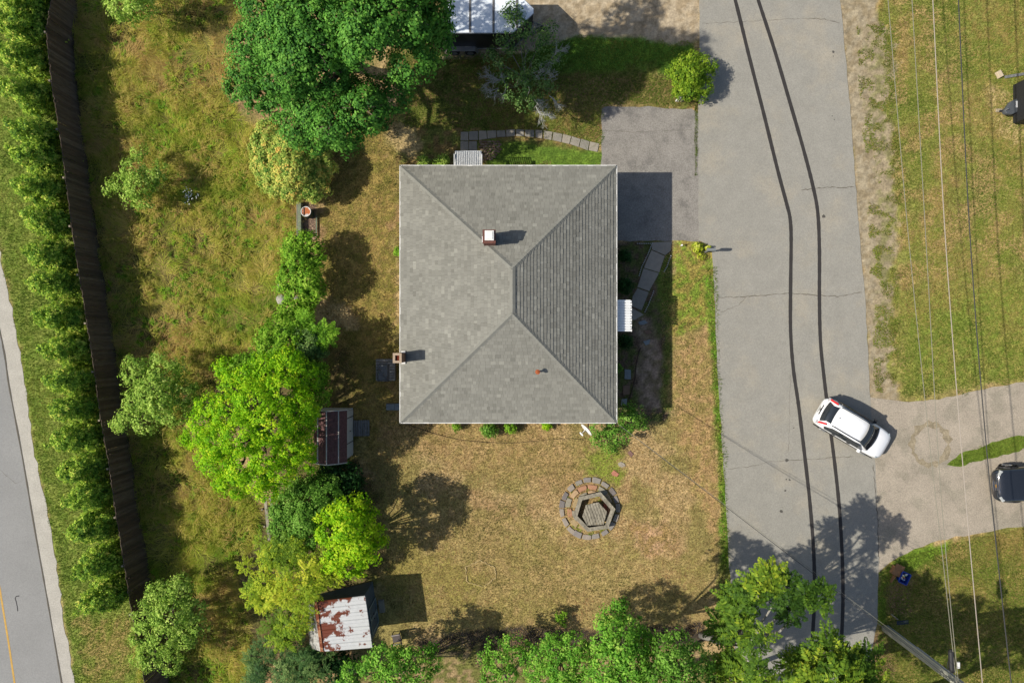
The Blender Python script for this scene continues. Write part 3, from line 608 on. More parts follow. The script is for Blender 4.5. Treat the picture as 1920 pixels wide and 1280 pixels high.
for yy in (yN+.07, yS-.12):
    b = MB()
    for (a, c) in zip(rp[:-1], rp[1:]): b.beam((a[0], yy, a[1]), (c[0], yy, c[1]), .05, .09)
    b.build('rake_board', trimw, shed)
for yy0, yy1 in ((-4.08, -4.42), (-4.48, -5.9), (-5.96, -6.7)):
    d = MB().box((x1+.02, (yy0+yy1)/2, 1.0), (.03, abs(yy1-yy0), 1.78)).build('door' if yy1 == -5.9 else 'wall_panel', s1w, shed)
    if yy1 == -5.9: MB().box((x1+.06, -5.25, .95), (.06, .05, .12)).build('handle', dark, d)
b = MB()
for yy in (-4.45, -5.93): b.box((x1+.012, yy, 1.0), (.03, .055, 1.86))
b.build('door_jamb', dark, shed)
ramp = thing('shed_ramp', 'weathered grey plank ramp at the shed door', 'ramp', (-8.9, -5.15, 0))
rw = mat('grey_planks', C(140,140,138), .9, .1, var=.3, vscale=6, grain=.25, stretch=(1, .2, 1))
for k in range(7): MB().box((-9.42+k*.135, -5.18, .2-.022*k), (.115, .95, .04)).build('plank', rw, ramp)
MB().box((-9.0, -4.8, .09), (.9, .06, .1)).box((-9.0, -5.55, .09), (.9, .06, .1)).build('stringer', rw, ramp)
# ================================================================= old shed with rusty metal roof
rust = C(136,70,44); tin = mat('rusty_tin', C(226,226,224, k=1.15), .5, .4, var=.06, vscale=4, col2=rust, c2scale=1.5, c2lo=.6, c2hi=.65, grain=.06, c2g=(-10.9, -8.6, .23))
tin2 = mat('grey_tin', C(186,184,178), .6, .4, var=.3, vscale=6, col2=C(110,102,92), c2scale=2.2, c2lo=.5, c2hi=.6)
s2w = mat('shed_slate_paint', C(92,106,116), .8, .2, var=.2, vscale=3, col2=C(190,196,196), c2scale=5, c2lo=.66, c2hi=.69)
A = P(684.5,1116,2.62); B = P(698,1212.6,2.62); Rn = P(592,1127,3.0); Rs = P(604,1220,3.0); Wn = P(574,1134.5,1.95); Ws = P(581.5,1214,1.95)
cc = (A+B+Wn+Ws)/4; sh2 = thing('old_shed', 'old slate shed with rust streaked white metal roof', 'shed', (cc.x, cc.y, 0))
ux = (B-A).normalized(); vx = Vector((-ux.y, ux.x, 0)); vx = vx if vx.x > 0 else -vx
ins = lambda p, dx, dy, z: Vector((p.x, p.y, z))-vx*dx-ux*dy
w_ = [ins(Ws, -.1, .1, 0), ins(B, .12, .1, 0), ins(A, .12, -.1, 0), ins(Wn, -.1, -.1, 0)]
b = MB(); zt = [1.95-.02, 2.55, 2.55, 1.93]
top = [Vector((p.x, p.y, z)) for p, z in zip(w_, zt)]
r0 = ins(Rs, 0, .1, 2.93); r1 = ins(Rn, 0, -.1, 2.93)
b.add(w_+top+[r0, r1], [(3,2,1,0), (0,1,5,8,4), (1,2,6,5), (2,3,7,9,6), (3,0,4,7)]); b.build('wall', s2w, sh2)
def corr(A0, B0, A1, B1, n, m, name, parent):   # ribbed sheet panels from ridge (A0-B0) down to eave (A1-B1), each panel a part
    for k in range(n):
        f = lambda t, e: (A0.lerp(B0, t) if e == 0 else A1.lerp(B1, t))
        bb = MB(); vs = []; t0 = k/n; dt = 1/n; pr = [(0, .0), (.08, .035), (.16, .0), (.5, 0), (.54, .012), (.58, 0), (1.03, .004)]
        for tt, z in pr:
            for e_ in (0, 1): vs.append(f(min(1.01, t0+tt*dt), e_)+Vector((0, 0, z+.015)))
        bb.add(vs, [(2*i, 2*i+1, 2*i+3, 2*i+2) for i in range(len(pr)-1)]); o = bb.build(name, m if not isinstance(m, list) else m[k % len(m)], parent); s_ = o.modifiers.new('s', 'SOLIDIFY'); s_.thickness = .012
corr(Rn, Rs, A, B, 7, tin, 'roof_panel', sh2); corr(Rn, Rs, Wn, Ws, 5, tin2, 'roof_panel', sh2)
MB().beam(Rn+Vector((0, 0, .05)), Rs+Vector((0, 0, .05)), .16, .03).build('ridge_cap', mat('rusty_cap2', C(196,140,100), .8, .2, col2=rust, c2scale=3, c2lo=.45, c2hi=.55), sh2)
MB().beam(A+Vector((0, 0, -.03)), B+Vector((0, 0, -.03)), .05, .09).build('fascia', s2w, sh2)
mid = lambda t, z, off: ins(A.lerp(B, t), .12-off, 0, z)
lt = mat('door_trim_grey', C(150,165,168), .8, .2)
for t0, t1 in ((.36, .6), (.62, .86)):
    d = MB().beam(mid(t0, 1.0, .02), mid(t1, 1.0, .02), .03, 1.9).build('door', s2w, sh2); tb = MB()
    for zz in (.1, 1.9): tb.beam(mid(t0, zz, .05), mid(t1, zz, .05), .03, .06)
    for tt in (t0+.005, t1-.005): tb.beam(mid(tt, .07, .05), mid(tt, 1.93, .05), .06, .03)
    tb.build('door_trim', lt, d)
    MB().beam(mid(t0+.03 if t0 > .5 else t1-.04, 1.0, .06), mid(t0+.05 if t0 > .5 else t1-.02, 1.0, .06), .04, .12).build('handle', dark, d)
sp = mid(.55, 0, .35); st = MB().box((sp.x, sp.y, .09), (.34, .75, .18), math.atan2(ux.y, ux.x)+math.pi/2).build('door_step', conc, None, loc=(sp.x, sp.y, 0), bevel=.02); tag(st, 'small concrete block step at the old shed door', 'step')
# ================================================================= cargo trailer
tr0 = P(834,61,2.6); tx0 = tr0.x; ty0 = tr0.y; tx1 = P(962,61,2.6).x; ty1 = ty0+2.45; apx = P(1000,20,2.6).x; ym = (ty0+ty1)/2
trl = thing('cargo_trailer', 'black enclosed cargo trailer with white leaf littered roof', 'trailer', ((tx0+tx1)/2, ym, 0))
plan = [(tx0, ty0), (tx1, ty0), (apx, ym-.12), (apx, ym+.12), (tx1, ty1), (tx0, ty1)]
blk = mat('trailer_black', (.012, .012, .014, 1), .35, .5); alu = mat('aluminium', C(190,192,194), .4, .5, metal=.6, var=.12, vscale=8)
MB().prism(plan, .5, 2.52).build('body', blk, trl)
rf = mat('trailer_roof_white', C(226,232,238, k=1.5), .45, .4, var=.06, vscale=3, col2=C(130,84,52), c2scale=1.5, c2lo=.69, c2hi=.7)
MB().prism(plan, 2.525, 2.57).build('roof', rf, trl)
for k in range(5):
    x = tx0+.1+k*1.32
    if x < tx1+.6: h_ = 1.22 if x < tx1 else 1.22*max(.2, 1-(x-tx1)/(apx-tx1)); MB().box((x, ym, 2.58), (.12, 2*h_, .025)).build('roof_seam', mat('seam_grey', C(128,126,124), .7, .3, var=.25, vscale=4), trl)
b = MB(); pl2 = plan+[plan[0]]
for a, c in zip(pl2[:-1], pl2[1:]): b.beam((a[0], a[1], 2.5), (c[0], c[1], 2.5), .07, .1)
b.build('top_trim', alu, trl); b = MB()
for a, c in zip(pl2[:-1], pl2[1:]): b.beam((a[0], a[1], .5), (c[0], c[1], .5), .06, .08)
b.build('bottom_trim', alu, trl)
wx = [P(852,97,.35).x, P(882,97,.35).x]
tyre = mat('tyre', (.014, .014, .015, 1), .85, .2); rim = mat('rim_steel', C(150,152,156), .4, .5, metal=.5)
for sy in (-1, 1):
    ys0 = ty0-.13 if sy < 0 else ty1+.13
    for x in wx:
        tw = MB().tube([(x, ys0-.1, .34), (x, ys0+.1, .34)], .33, 20).build('tyre', tyre, trl, bevel=.04); MB().tube([(x, ys0+sy*.105-.01, .34), (x, ys0+sy*.105+.01, .34)], .19, 14).build('rim', rim, tw)
    x0f, x1f = wx[0]-.48, wx[1]+.48; b = MB(); pr = [(x0f, .42), (x0f+.16, .78), (x1f-.16, .78), (x1f, .42)]
    for (a, c) in zip(pr[:-1], pr[1:]): b.add([(a[0], ys0-.16, a[1]), (c[0], ys0-.16, c[1]), (c[0], ys0+.16, c[1]), (a[0], ys0+.16, a[1])], [(0,1,2,3)])
    fo_ = b.build('fender', alu, trl); s_ = fo_.modifiers.new('s', 'SOLIDIFY'); s_.thickness = .03
MB().beam((apx, ym, .45), (apx+1.1, ym, .45), .1, .1).beam((tx1+.2, ym-.8, .45), (apx+.8, ym, .45), .08, .1).beam((tx1+.2, ym+.8, .45), (apx+.8, ym, .45), .08, .1).build('tongue', blk, trl)
MB().tube([(apx+.9, ym+.0, .02), (apx+.9, ym, .8)], .04, 8).build('jack', alu, trl)
# ================================================================= cars
def loft(st, ring, mirror=True):
    """st: list of (x, params); ring(params)-> half profile [(y,z)] from bottom centre to top centre"""
    b = MB(); R = []
    for x, p in st:
        h = ring(p); R.append([(x, y, z) for y, z in h]+[(x, -y, z) for y, z in h[-2:0:-1]])
    n = len(R[0]); vs = [q for r_ in R for q in r_]
    fs = [(i*n+k, (i+1)*n+k, (i+1)*n+(k+1) % n, i*n+(k+1) % n) for i in range(len(R)-1) for k in range(n)]
    fs += [tuple(range(n)), tuple((len(R)-1)*n+k for k in range(n))[::-1]]
    return b.add(vs, fs)
def bodyring(p):
    w, zb, zt, cr = p; m = (zb+zt)/2
    return [(0, zb), (w*.78, zb), (w*.95, zb+.1), (w*.995, m-.05), (w, m+.08), (w*.985, zt-.16), (w*.93, zt-.04), (w*.8, zt+cr*.35), (w*.45, zt+cr*.85), (0, zt+cr)]
def wheel(root, x, y, r, wd, out, rimm, spokes=5):
    t_ = MB().tube([(x, y-wd/2, r), (x, y+wd/2, r)], r, 24).build('wheel', tyre, root, bevel=.03)
    yo = y+out*(wd/2+.004); b = MB().tube([(x, yo-.012, r), (x, yo+.012, r)], r*.66, 20); b.build('rim', rimm, t_)
    b = MB()
    for k in range(spokes): a = 2*math.pi*k/spokes; b.beam((x, yo+out*.016, r), (x+math.cos(a)*r*.6, yo+out*.016, r+math.sin(a)*r*.6), .05, .02)
    b.build('spokes', alu, t_)
def quadpane(root, name, m, pts, off=.008, thick=.012):
    a = [Vector(p) for p in pts]; n = (a[1]-a[0]).cross(a[2]-a[0]).normalized(); c = sum(a, Vector())/len(a)
    if n.dot(c-Vector((c.x*.6, 0, .9))) < 0: n = -n; 
    b = MB(); lo = [p+n*(off-thick) for p in a]; hi = [p+n*off for p in a]
    if (a[1]-a[0]).cross(a[2]-a[0]).dot(n) < 0: lo, hi = lo[::-1], hi[::-1]
    b.hexa(lo, hi); return b.build(name, m, root)
def bent(root, name, m, A_, B_, bow, n=8, off=.01, tk=.012):
    """glass bowed across the car: lower edge half points A_=(x,y,z), upper B_"""
    b = MB(); vs = []
    for k in range(n+1):
        s = -1+2*k/n
        for (x, y, z) in (A_, B_): vs.append((x+bow*(1-s*s), y*s, z+.03*(1-s*s)))
    b.add(vs, [(2*k, 2*k+2, 2*k+3, 2*k+1) for k in range(n)]); o = b.build(name, m, root, smooth=True)
    s_ = o.modifiers.new('s', 'SOLIDIFY'); s_.thickness = tk; s_.offset = 0; return o
paint = mat('car_white_paint', (.68, .68, .68, 1), .3, .5, coat=.6); cglass = mat('car_glass', (.018, .022, .026, 1), .06, .6)
blkpl = mat('black_plastic', (.015, .015, .016, 1), .6, .3); red = mat('tail_red', (.5, .012, .012, 1), .2, .5)
cp = P(1597,803,.55); car = thing('white_car', 'white compact SUV turning from the road towards the side driveway', 'car', (cp.x, cp.y, .03), math.radians(-30.5), local=True)
W9 = .915
bs_ = [(-2.29, (.55, .42, .72, .02)), (-2.25, (.74, .34, .86, .02)), (-2.12, (.85, .27, 1.0, .02)), (-1.8, (.905, .22, 1.06, .02)), (-1.2, (.915, .2, 1.05, .02)), (-.4, (.915, .2, 1.03, .02)), (.4, (.915, .2, 1.01, .02)), (1.0, (.915, .2, .99, .05)), (1.4, (.905, .21, .96, .06)), (1.75, (.88, .22, .9, .06)), (2.0, (.82, .24, .83, .05)), (2.17, (.71, .27, .74, .03)), (2.26, (.5, .32, .64, .02))]
o = loft(bs_, bodyring).build('body', paint, car, smooth=True)
def cabring(p):
    w, zb, w2, zt, cr = p; return [(0, zb), (w, zb), (w*.35+w2*.65+.03, zb*.35+zt*.65), (w2+.03, zt-.06), (w2-.06, zt+cr*.3), (w2*.5, zt+cr*.85), (0, zt+cr)]
cs_ = [(-2.2, (.80, .9, .70, 1.06, .02)), (-1.95, (.84, .95, .66, 1.34, .02)), (-1.72, (.86, .95, .64, 1.55, .03)), (-1.5, (.87, .95, .645, 1.6, .035)), (-.9, (.875, .95, .66, 1.635, .04)), (-.2, (.875, .95, .66, 1.63, .04)), (.1, (.87, .95, .65, 1.6, .04)), (.28, (.86, .95, .63, 1.54, .04)), (.75, (.84, .93, .68, 1.25, .03)), (1.22, (.82, .9, .74, 1.0, .03))]
cab = loft(cs_, cabring).build('cabin', paint, car, smooth=True)
bent(car, 'windshield', cglass, (1.1, .75, 1.08), (.24, .61, 1.62), .1)
bent(car, 'rear_window', cglass, (-2.17, .62, 1.1), (-1.68, .57, 1.58), -.07)
for s in (-1, 1):
    q = [(.86, s*.865, 1.06), (.42, s*.70, 1.48), (-.2, s*.70, 1.55), (-.9, s*.70, 1.56), (-1.45, s*.715, 1.50), (-1.8, s*.80, 1.2), (-1.7, s*.88, 1.09)]
    quadpane(car, 'side_window', cglass, q, .05, .03)
    MB().tube([(-1.62, s*.60, 1.60), (-1.45, s*.605, 1.68), (-.7, s*.62, 1.715), (.0, s*.615, 1.70), (.25, s*.60, 1.62)], .022, 8).build('roof_rail', blkpl, car)
    lampb = MB().beam((-1.84, s*.66, 1.5), (-2.17, s*.74, 1.12), .1, .14); lampb.build('tail_light', red, car, bevel=.02)
    MB().box((-2.2, s*.74, .98), (.12, .2, .13)).build('reverse_light', mat('clear_lamp', C(220,215,215), .2, .5), car, bevel=.03)
    MB().beam((2.05, s*.6, .76), (1.86, s*.8, .84), .14, .07).build('headlight', mat('clear_lamp2', C(190,200,205), .1, .6), car, bevel=.02)
    m_ = MB().box((.72, s*1.0, 1.06), (.16, .2, .14)); m_.build('mirror', paint if s < 0 else blkpl, car, bevel=.03)
    for xd in (-.95, .05): MB().box((xd, s*.915, .9), (.2, .03, .045)).build('door_handle', blkpl, car)
    for xw_ in (-1.38, 1.36):
        wheel(car, xw_, s*.82, .34, .22, s, alu)
    MB().beam((-2.0, s*.9, .3), (2.0, s*.88, .3), .05, .12).build('sill_trim', blkpl, car)
MB().box((-2.27, 0, .86), (.05, .62, .05)).build('hatch_handle', blkpl, car); MB().box((-2.29, 0, .78), (.03, .16, .1)).build('badge', alu, car)
MB().box((-2.28, 0, .62), (.03, .4, .14)).build('number_plate', mat('plate', C(210,210,205), .5, .3), car)
MB().tube([(-1.45, 0, 1.65), (-1.5, 0, 1.76)], .022, 8).build('antenna', blkpl, car)
MB().box((2.2, 0, .55), (.1, .9, .16)).build('grille', blkpl, car)
MB().tube([(1.26-.14*(k/6)**2, .74*k/6, 1.075-.02*(k/6)**2) for k in range(-6, 7)], .022, 6).build('cowl', blkpl, car)
for y_ in (.1, -.45): MB().beam((1.2, y_, 1.1), (1.05, y_+.5, 1.17), .025, .02).build('wiper', blkpl, car)
MB().tube([(-2.2+.05*(k/6)**2, .66*k/6, 1.085) for k in range(-6, 7)], .01, 5).build('hatch_seam', blkpl, car)
# dark pickup nosing in from the right
tp = P(1861,903,.7); dk = mat('truck_black_paint', (.012, .014, .018, 1), .14, .5, coat=.8); chrome = mat('chrome', C(230,230,230), .12, .5, metal=1.0)
tk = thing('black_pickup', 'black pickup truck with chrome grille at the right edge', 'pickup', (tp.x+2.85, tp.y, .015), math.radians(184), local=True)
ts = [(-2.85, (.85, .55, 1.15, 0)), (-2.7, (.97, .45, 1.25, 0)), (-1.0, (1.0, .4, 1.25, 0)), (.6, (1.0, .4, 1.2, 0)), (1.2, (1.0, .4, 1.17, .05)), (1.9, (.99, .42, 1.14, .06)), (2.4, (.97, .45, 1.1, .05)), (2.62, (.92, .48, 1.04, .04)), (2.76, (.82, .5, .95, .02)), (2.83, (.66, .52, .8, .0))]
loft(ts, bodyring).build('body', dk, tk, smooth=True)
tc = [(-1.0, (.92, 1.1, .74, 1.72, .03)), (-.8, (.93, 1.1, .76, 1.86, .04)), (.0, (.93, 1.1, .76, 1.88, .04)), (.35, (.92, 1.1, .74, 1.8, .04)), (1.15, (.9, 1.05, .84, 1.2, .03))]
loft(tc, cabring).build('cabin', dk, tk, smooth=True)
bent(tk, 'windshield', cglass, (1.14, .82, 1.22), (.4, .70, 1.8), .1)
for s in (-1, 1):
    quadpane(tk, 'side_window', cglass, [(.85, s*.93, 1.26), (.35, s*.80, 1.72), (-.75, s*.80, 1.76), (-.85, s*.93, 1.26)], .015, .02)
    MB().beam((2.66, s*.62, .98), (2.5, s*.9, 1.0), .18, .16).build('headlight', mat('lamp_glass', C(205,208,205), .12, .6), tk, bevel=.03)
    wheel(tk, 1.75, s*.93, .42, .27, s, chrome, 6); wheel(tk, -1.8, s*.93, .42, .27, s, chrome, 6)
    b = MB(); pr = [(1.75+.54*math.cos(a*math.pi/10), .42+.54*math.sin(a*math.pi/10)) for a in range(11)]
    for a, c in zip(pr[:-1], pr[1:]): b.beam((a[0], s*1.0, a[1]), (c[0], s*1.0, c[1]), .1, .05)
    b.build('wheel_arch', blkpl, tk); MB().box((.8, s*1.12, 1.25), (.18, .26, .2)).build('mirror', dk, tk, bevel=.03)
for z, x in ((1.02, 2.7), (.93, 2.77), (.84, 2.81), (.72, 2.85)):
    b = MB(); pts = [(x-.16*(k/6)**2, .62*k/6, z) for k in range(-6, 7)]
    b.tube(pts, .036, 8); b.build('grille_bar', chrome, tk)
b = MB(); b.tube([(2.72-.2*(k/6)**2, .8*k/6, .5) for k in range(-6, 7)], .09, 8); b.build('bumper', blkpl, tk, smooth=True)
gold = mat('gold_badge', C(210,160,70), .35, .5, metal=.5)
MB().box((2.81, 0, .92), (.03, .2, .05)).box((2.815, 0, .92), (.03, .08, .08)).build('emblem', gold, tk)
b = MB(); b.box((-1.9, 0, 1.27), (1.6, 1.6, .03)); b.build('bed_cover', blkpl, tk)
# utility trailer with a grey tongue box, running out of the frame
ut = P(1866,207); us = thing('utility_trailer', 'black trailer nose with grey tongue box and hitch jack', 'trailer', (ut.x, ut.y, 0))
dgr = mat('dark_grey_shell', C(92,96,100), .5, .4, var=.1, vscale=6)
q = [P(1884,207,.75), P(1896,190,.75), P(1908,184,.75), P(1912,190,.75), P(1912,208,.75), P(1900,214,.75), P(1888,213,.75)]
MB().prism([(p.x, p.y) for p in q], .42, .72).build('tongue_box', dgr, us, bevel=.06)
lb = P(1908,195,.8); MB().box((lb.x, lb.y, .735), (.1, .38, .02)).build('label_plate', mat('label_white', C(225,225,225), .5, .3), us)
a0, a1 = P(1880,209,.45), P(1916,186,.45); a2 = P(1920,220,.45)
MB().beam(a0, a1, .08, .1).beam(a0, a2, .08, .1).build('drawbar', blkpl, us)
MB().tube([a0, a0+Vector((0, 0, .45))], .035, 8).build('jack', alu, us); MB().box((a0.x-.1, a0.y, .5), (.22, .1, .1)).build('coupler', dark, us)
p5 = P(1914,152,1.0); MB().box((p5.x+1.5, p5.y-1.15, .85), (3.0, 2.3, 1.0)).build('body', blkpl, us, bevel=.04)
p6 = P(1910,219,.4); MB().beam(p6+Vector((-.12, .05, 0)), p6+Vector((.2, -.1, 0)), .06, .05).build('reflector_strip', mat('label_white', None), us)
for s in (0, 1): MB().tube([(p5.x+1.6, p5.y-2.4 if s else p5.y+.05, .33), (p5.x+1.6, p5.y-2.55 if s else p5.y+.2, .33)], .33, 18).build('wheel', tyre, us)
bk = P(1872,208); tag(MB().box((bk.x, bk.y, .05), (.36, .2, .1)).build('wood_block', mat('pale_wood', C(186,172,146), .9, .1, var=.15, vscale=8), None, loc=(bk.x, bk.y, 0), bevel=.01), 'pale wood block under the trailer hitch', 'block')
bk = P(1871,141); tag(MB().box((bk.x, bk.y, .11), (.28, .4, .22), .5).build('white_block', mat('cream_block', C(228,208,176), .9, .1, var=.06, vscale=8), None, loc=(bk.x, bk.y, 0), bevel=.015), 'cream coloured block lying on the east lawn', 'block')
a, c = P(1884,145,.06), P(1925,138,.06); tag(MB().beam(a, c, .16, .06).build('plank', rw, None, loc=tuple((a+c)/2)), 'grey weathered plank on grass beside the cream block', 'plank')
# ================================================================= paths, stones, garden things
slabm = [mat('slab_%d' % i, C(*c), .9, .2, var=.1, vscale=4, grain=.12) for i, c in enumerate([(176,168,154), (166,160,148), (184,174,158)])]
def stoneobj(name, poly_px, z0, z1, m, parent, jit=.02, seed=0, inset=.03):
    r = random.Random(seed); q = pix(poly_px); q = [(x+r.uniform(-jit, jit), y+r.uniform(-jit, jit)) for x, y in q]
    if area(q) < 0: q = q[::-1]
    cx = sum(x for x, y in q)/len(q); cy = sum(y for x, y in q)/len(q); n = len(q)
    s = lambda k: [(cx+(x-cx)*k, cy+(y-cy)*k) for x, y in q]
    b = MB(); L = [(s(1), z0), (s(1), z1-.012), (s(1-inset*2), z1)]; vs = [(x, y, z) for ring, z in L for x, y in ring]
    b.add(vs, [(i+k*n, (i+1) % n+k*n, (i+1) % n+(k+1)*n, i+(k+1)*n) for k in range(2) for i in range(n)]+[tuple(2*n+i for i in range(n))])
    return b.build(name, m, parent)
pth = thing('stone_path', 'curved path of square grey pavers north of the house', 'path', P(980,262))
top = [(863,248),(879,247.5),(897,246),(913,245.5),(931,245),(948,244.5),(966,243),(984,243.5),(1002,244),(1019,245),(1037,248),(1055,251.5),(1072,256),(1089,261),(1106,266),(1124,270)]
bot = [(863,264),(879,264),(897,263),(914,261),(931,258),(949,257),(966,255.5),(984,256),(1002,258),(1019,260),(1035,263),(1053,267),(1068,270.5),(1086,276),(1103,282),(1121,285)]
for i in range(len(top)-1):
    g = .7 if i != 6 else 1.6
    if i == 8: g = 2
    stoneobj('paver', [(top[i][0]+g, top[i][1]), (top[i+1][0]-g, top[i+1][1]), (bot[i+1][0]-g, bot[i+1][1]), (bot[i][0]+g, bot[i][1])], -.02, .05, slabm[i % 3], pth, .012, i)
for i, x in enumerate((863, 879)): stoneobj('paver', [(x+.6, 265.5), (x+15.5, 265.5), (x+15.5, 286), (x+.6, 286)], -.02, .048, slabm[i], pth, .01, 40+i)
bp = thing('brick_patio', 'small patio of worn brown bricks beside the north awning', 'patio', P(918,282))
bms = [mat('patio_brick_%d' % i, C(*c), .9, .15, var=.2, vscale=10, grain=.15) for i, c in enumerate([(150,126,106), (132,108,92), (164,142,120)])]
k = 0
for r_ in range(8):
    y = 264+r_*4.7; x = 898+(r_ % 2)*3
    while x < 938-max(0, r_-4)*5:
        a = random.uniform(-.5, .5); cx, cy = x+3.3, y+2; w_, h_ = 3.6, 1.75
        q = [(cx+dx*math.cos(a)-dy*math.sin(a), cy+dx*math.sin(a)+dy*math.cos(a)) for dx, dy in ((-w_, -h_), (w_, -h_), (w_, h_), (-w_, h_))]
        stoneobj('brick', q, -.02, .035+random.uniform(0, .02), bms[k % 3], bp, .008, k, .05); x += 8.2; k += 1
ep = thing('front_walk', 'concrete slab walk from the driveway to the east door', 'path', P(1215,530))
es = [[(1222,455),(1260,453),(1257,470),(1247,479),(1222,468)], [(1221,469),(1246,480),(1236,511),(1207,502)], [(1206,503),(1235,512),(1217,546),(1195,538)], [(1195,540),(1216,548),(1203,582),(1184,573),(1186,556)], [(1184,577),(1207,590),(1190,600),(1182,600)]]
for i, q in enumerate(es): stoneobj('slab', q, -.02, .045, slabm[[0, 2, 0, 1, 2][i]], ep, .01, 60+i, .015)
stn = [('bluish flat stepping stone nearest the east awning', [(1196,604),(1208,600),(1215,605),(1206,609),(1199,609)], 1), ('tan stepping stone between the two blue ones', [(1207,620),(1218,618),(1222,624),(1212,627)], 3), ('blue grey stepping stone in bare soil by the house shadow', [(1206,640),(1219,636),(1217,645),(1210,647)], 1),
       ('pale blue paver in the bed by the southeast shrubs', [(1171,692),(1183,693),(1183,711),(1171,710)], 1), ('brown paver in the narrow east bed', [(1168,723),(1181,721),(1180,739),(1168,740)], 3), ('bluish paver close to the corner shrub', [(1166,748),(1176,747),(1175,759),(1164,760)], 1),
       ('pale oval stepping stone above the hexagonal planter', [(1158,868),(1164,865),(1171,868),(1173,873),(1166,876),(1161,874)], 2), ('pink brick stepping stone just above the planter circle', [(1146,886),(1151,881),(1161,888),(1157,893),(1149,891)], 4), ('mauve paver in dry grass below the corner shrub', [(1176,848),(1181,844),(1188,851),(1183,857)], 5)]
smats = {1: mat('bluestone', C(156,166,168), .85, .2, var=.12, vscale=6), 2: slabm[2], 3: mat('tan_stone', C(150,122,102), .9, .2, var=.15, vscale=6), 4: mat('pink_brick', C(208,140,116), .9, .2, var=.12, vscale=6), 5: mat('mauve_stone', C(150,116,108), .9, .2, var=.1, vscale=6)}
for i, (lb_, q, m_) in enumerate(stn):
    cx = sum(x for x, y in q)/len(q); cy = sum(y for x, y in q)/len(q); o = stoneobj('stepping_stone', q, -.02, .04, smats[m_], None, .01, 80+i); tag(o, lb_, 'stone', 'stepping stones')
# white bead edging along the walk
bd = mat('white_bead', C(225,225,222), .6, .3); b = MB()
for pl in ([(1195,457),(1222,457),(1214,478),(1203,500),(1197,520)], [(1257,480),(1250,500),(1243,512)], [(1225,546),(1215,572),(1207,588)]):
    for a, c in zip(pl[:-1], pl[1:]):
        n = int(math.hypot(c[0]-a[0], c[1]-a[1])/3.2)
        for k in range(n): p = P(a[0]+(c[0]-a[0])*k/n, a[1]+(c[1]-a[1])*k/n); b.box((p.x, p.y, .07), (.045, .045, .14))
tag(b.build('bead_edging', bd), 'rows of tiny white edging pegs along the front walk', 'edging', kind='stuff')
# hexagonal planter in a ring of stones
hz = .5; oc = [(1126.2,921.9),(1153.7,953.7),(1140,990.6),(1101.2,996.2),(1074.4,968.7),(1085.6,931.2)]; ic = [(1121.9,941.2),(1138.1,958.7),(1131.9,983.1),(1101.2,985),(1091.9,968.1),(1098.7,946.2)]
O = [P(x, y, hz) for x, y in oc]; I = [P(x, y, hz) for x, y in ic]; hc = sum(O, Vector())/6
hexp = thing('hexagonal_planter', 'weathered grey hexagonal wooden bench planter with plank lid', 'planter', (hc.x, hc.y, 0))
gw = mat('weathered_wood', C(166,158,140), .9, .1, var=.35, vscale=4, grain=.4, gscale=14, stretch=(1, .4, 1))
for i in range(6):
    a, c = O[i], O[(i+1) % 6]; f = .79; ai, ci = hc+(a-hc)*f, hc+(c-hc)*f
    b = MB(); q = [a, c, ci, ai]; q = q if area(q) > 0 else q[::-1]; b.hexa([(p.x, p.y, hz-.045) for p in q], [(p.x, p.y, hz+random.uniform(-.004, .004)) for p in q]); b.build('seat_board', gw, hexp)
    for z in (.12, .3): m0, m1 = hc+(a-hc)*.93, hc+(c-hc)*.93; MB().beam((m0.x, m0.y, z), (m1.x, m1.y, z), .035, .15).build('side_board', gw, hexp)
    m0 = hc+(a-hc)*.9; MB().box((m0.x, m0.y, .23), (.09, .09, .46)).build('leg', gw, hexp)
ic_ = sum(I, Vector())/6; d = Vector((.35, -1, 0)).normalized(); e_ = Vector((-d.y, d.x, 0)); n = 9; lo = min((p-ic_).dot(e_) for p in I); hi = max((p-ic_).dot(e_) for p in I)
def clip(poly, nrm, off):
    out = []
    for i in range(len(poly)):
        p, q = poly[i], poly[(i+1) % len(poly)]; dp, dq = (p-ic_).dot(nrm)-off, (q-ic_).dot(nrm)-off
        if dp >= 0: out.append(p)
        if dp*dq < 0: out.append(p+(q-p)*(dp/(dp-dq)))
    return out
for k in range(n):
    a0, a1 = lo+(hi-lo)*k/n+.011, lo+(hi-lo)*(k+1)/n-.011; q = clip(clip(list(I), e_, a0), -e_, -a1)
    if len(q) > 2: MB().prism([(p.x, p.y) for p in q], hz-.06, hz-.015+random.uniform(-.004, .004)).build('lid_plank', gw, hexp)
q = [ic_+(p-ic_)*.8 for p in I]; MB().prism([(p.x, p.y) for p in q], .02, hz-.07).build('inner_box', mat('dark_wood_inside', C(96,86,72), .9, .1), hexp)
sc_ = thing('stone_circle', 'ring of grey slates and red bricks around the planter', 'stone edging', P(1105.6,953))
gst = [mat('slate_%d' % i, C(*c), .9, .2, var=.12, vscale=7) for i, c in enumerate([(160,152,146), (168,160,150), (142,134,130), (178,166,152)])]
rst = [mat('redbrick_%d' % i, C(*c), .9, .2, var=.15, vscale=7) for i, c in enumerate([(206,124,98), (190,166,124), (200,150,118), (172,164,144), (214,180,140)])]
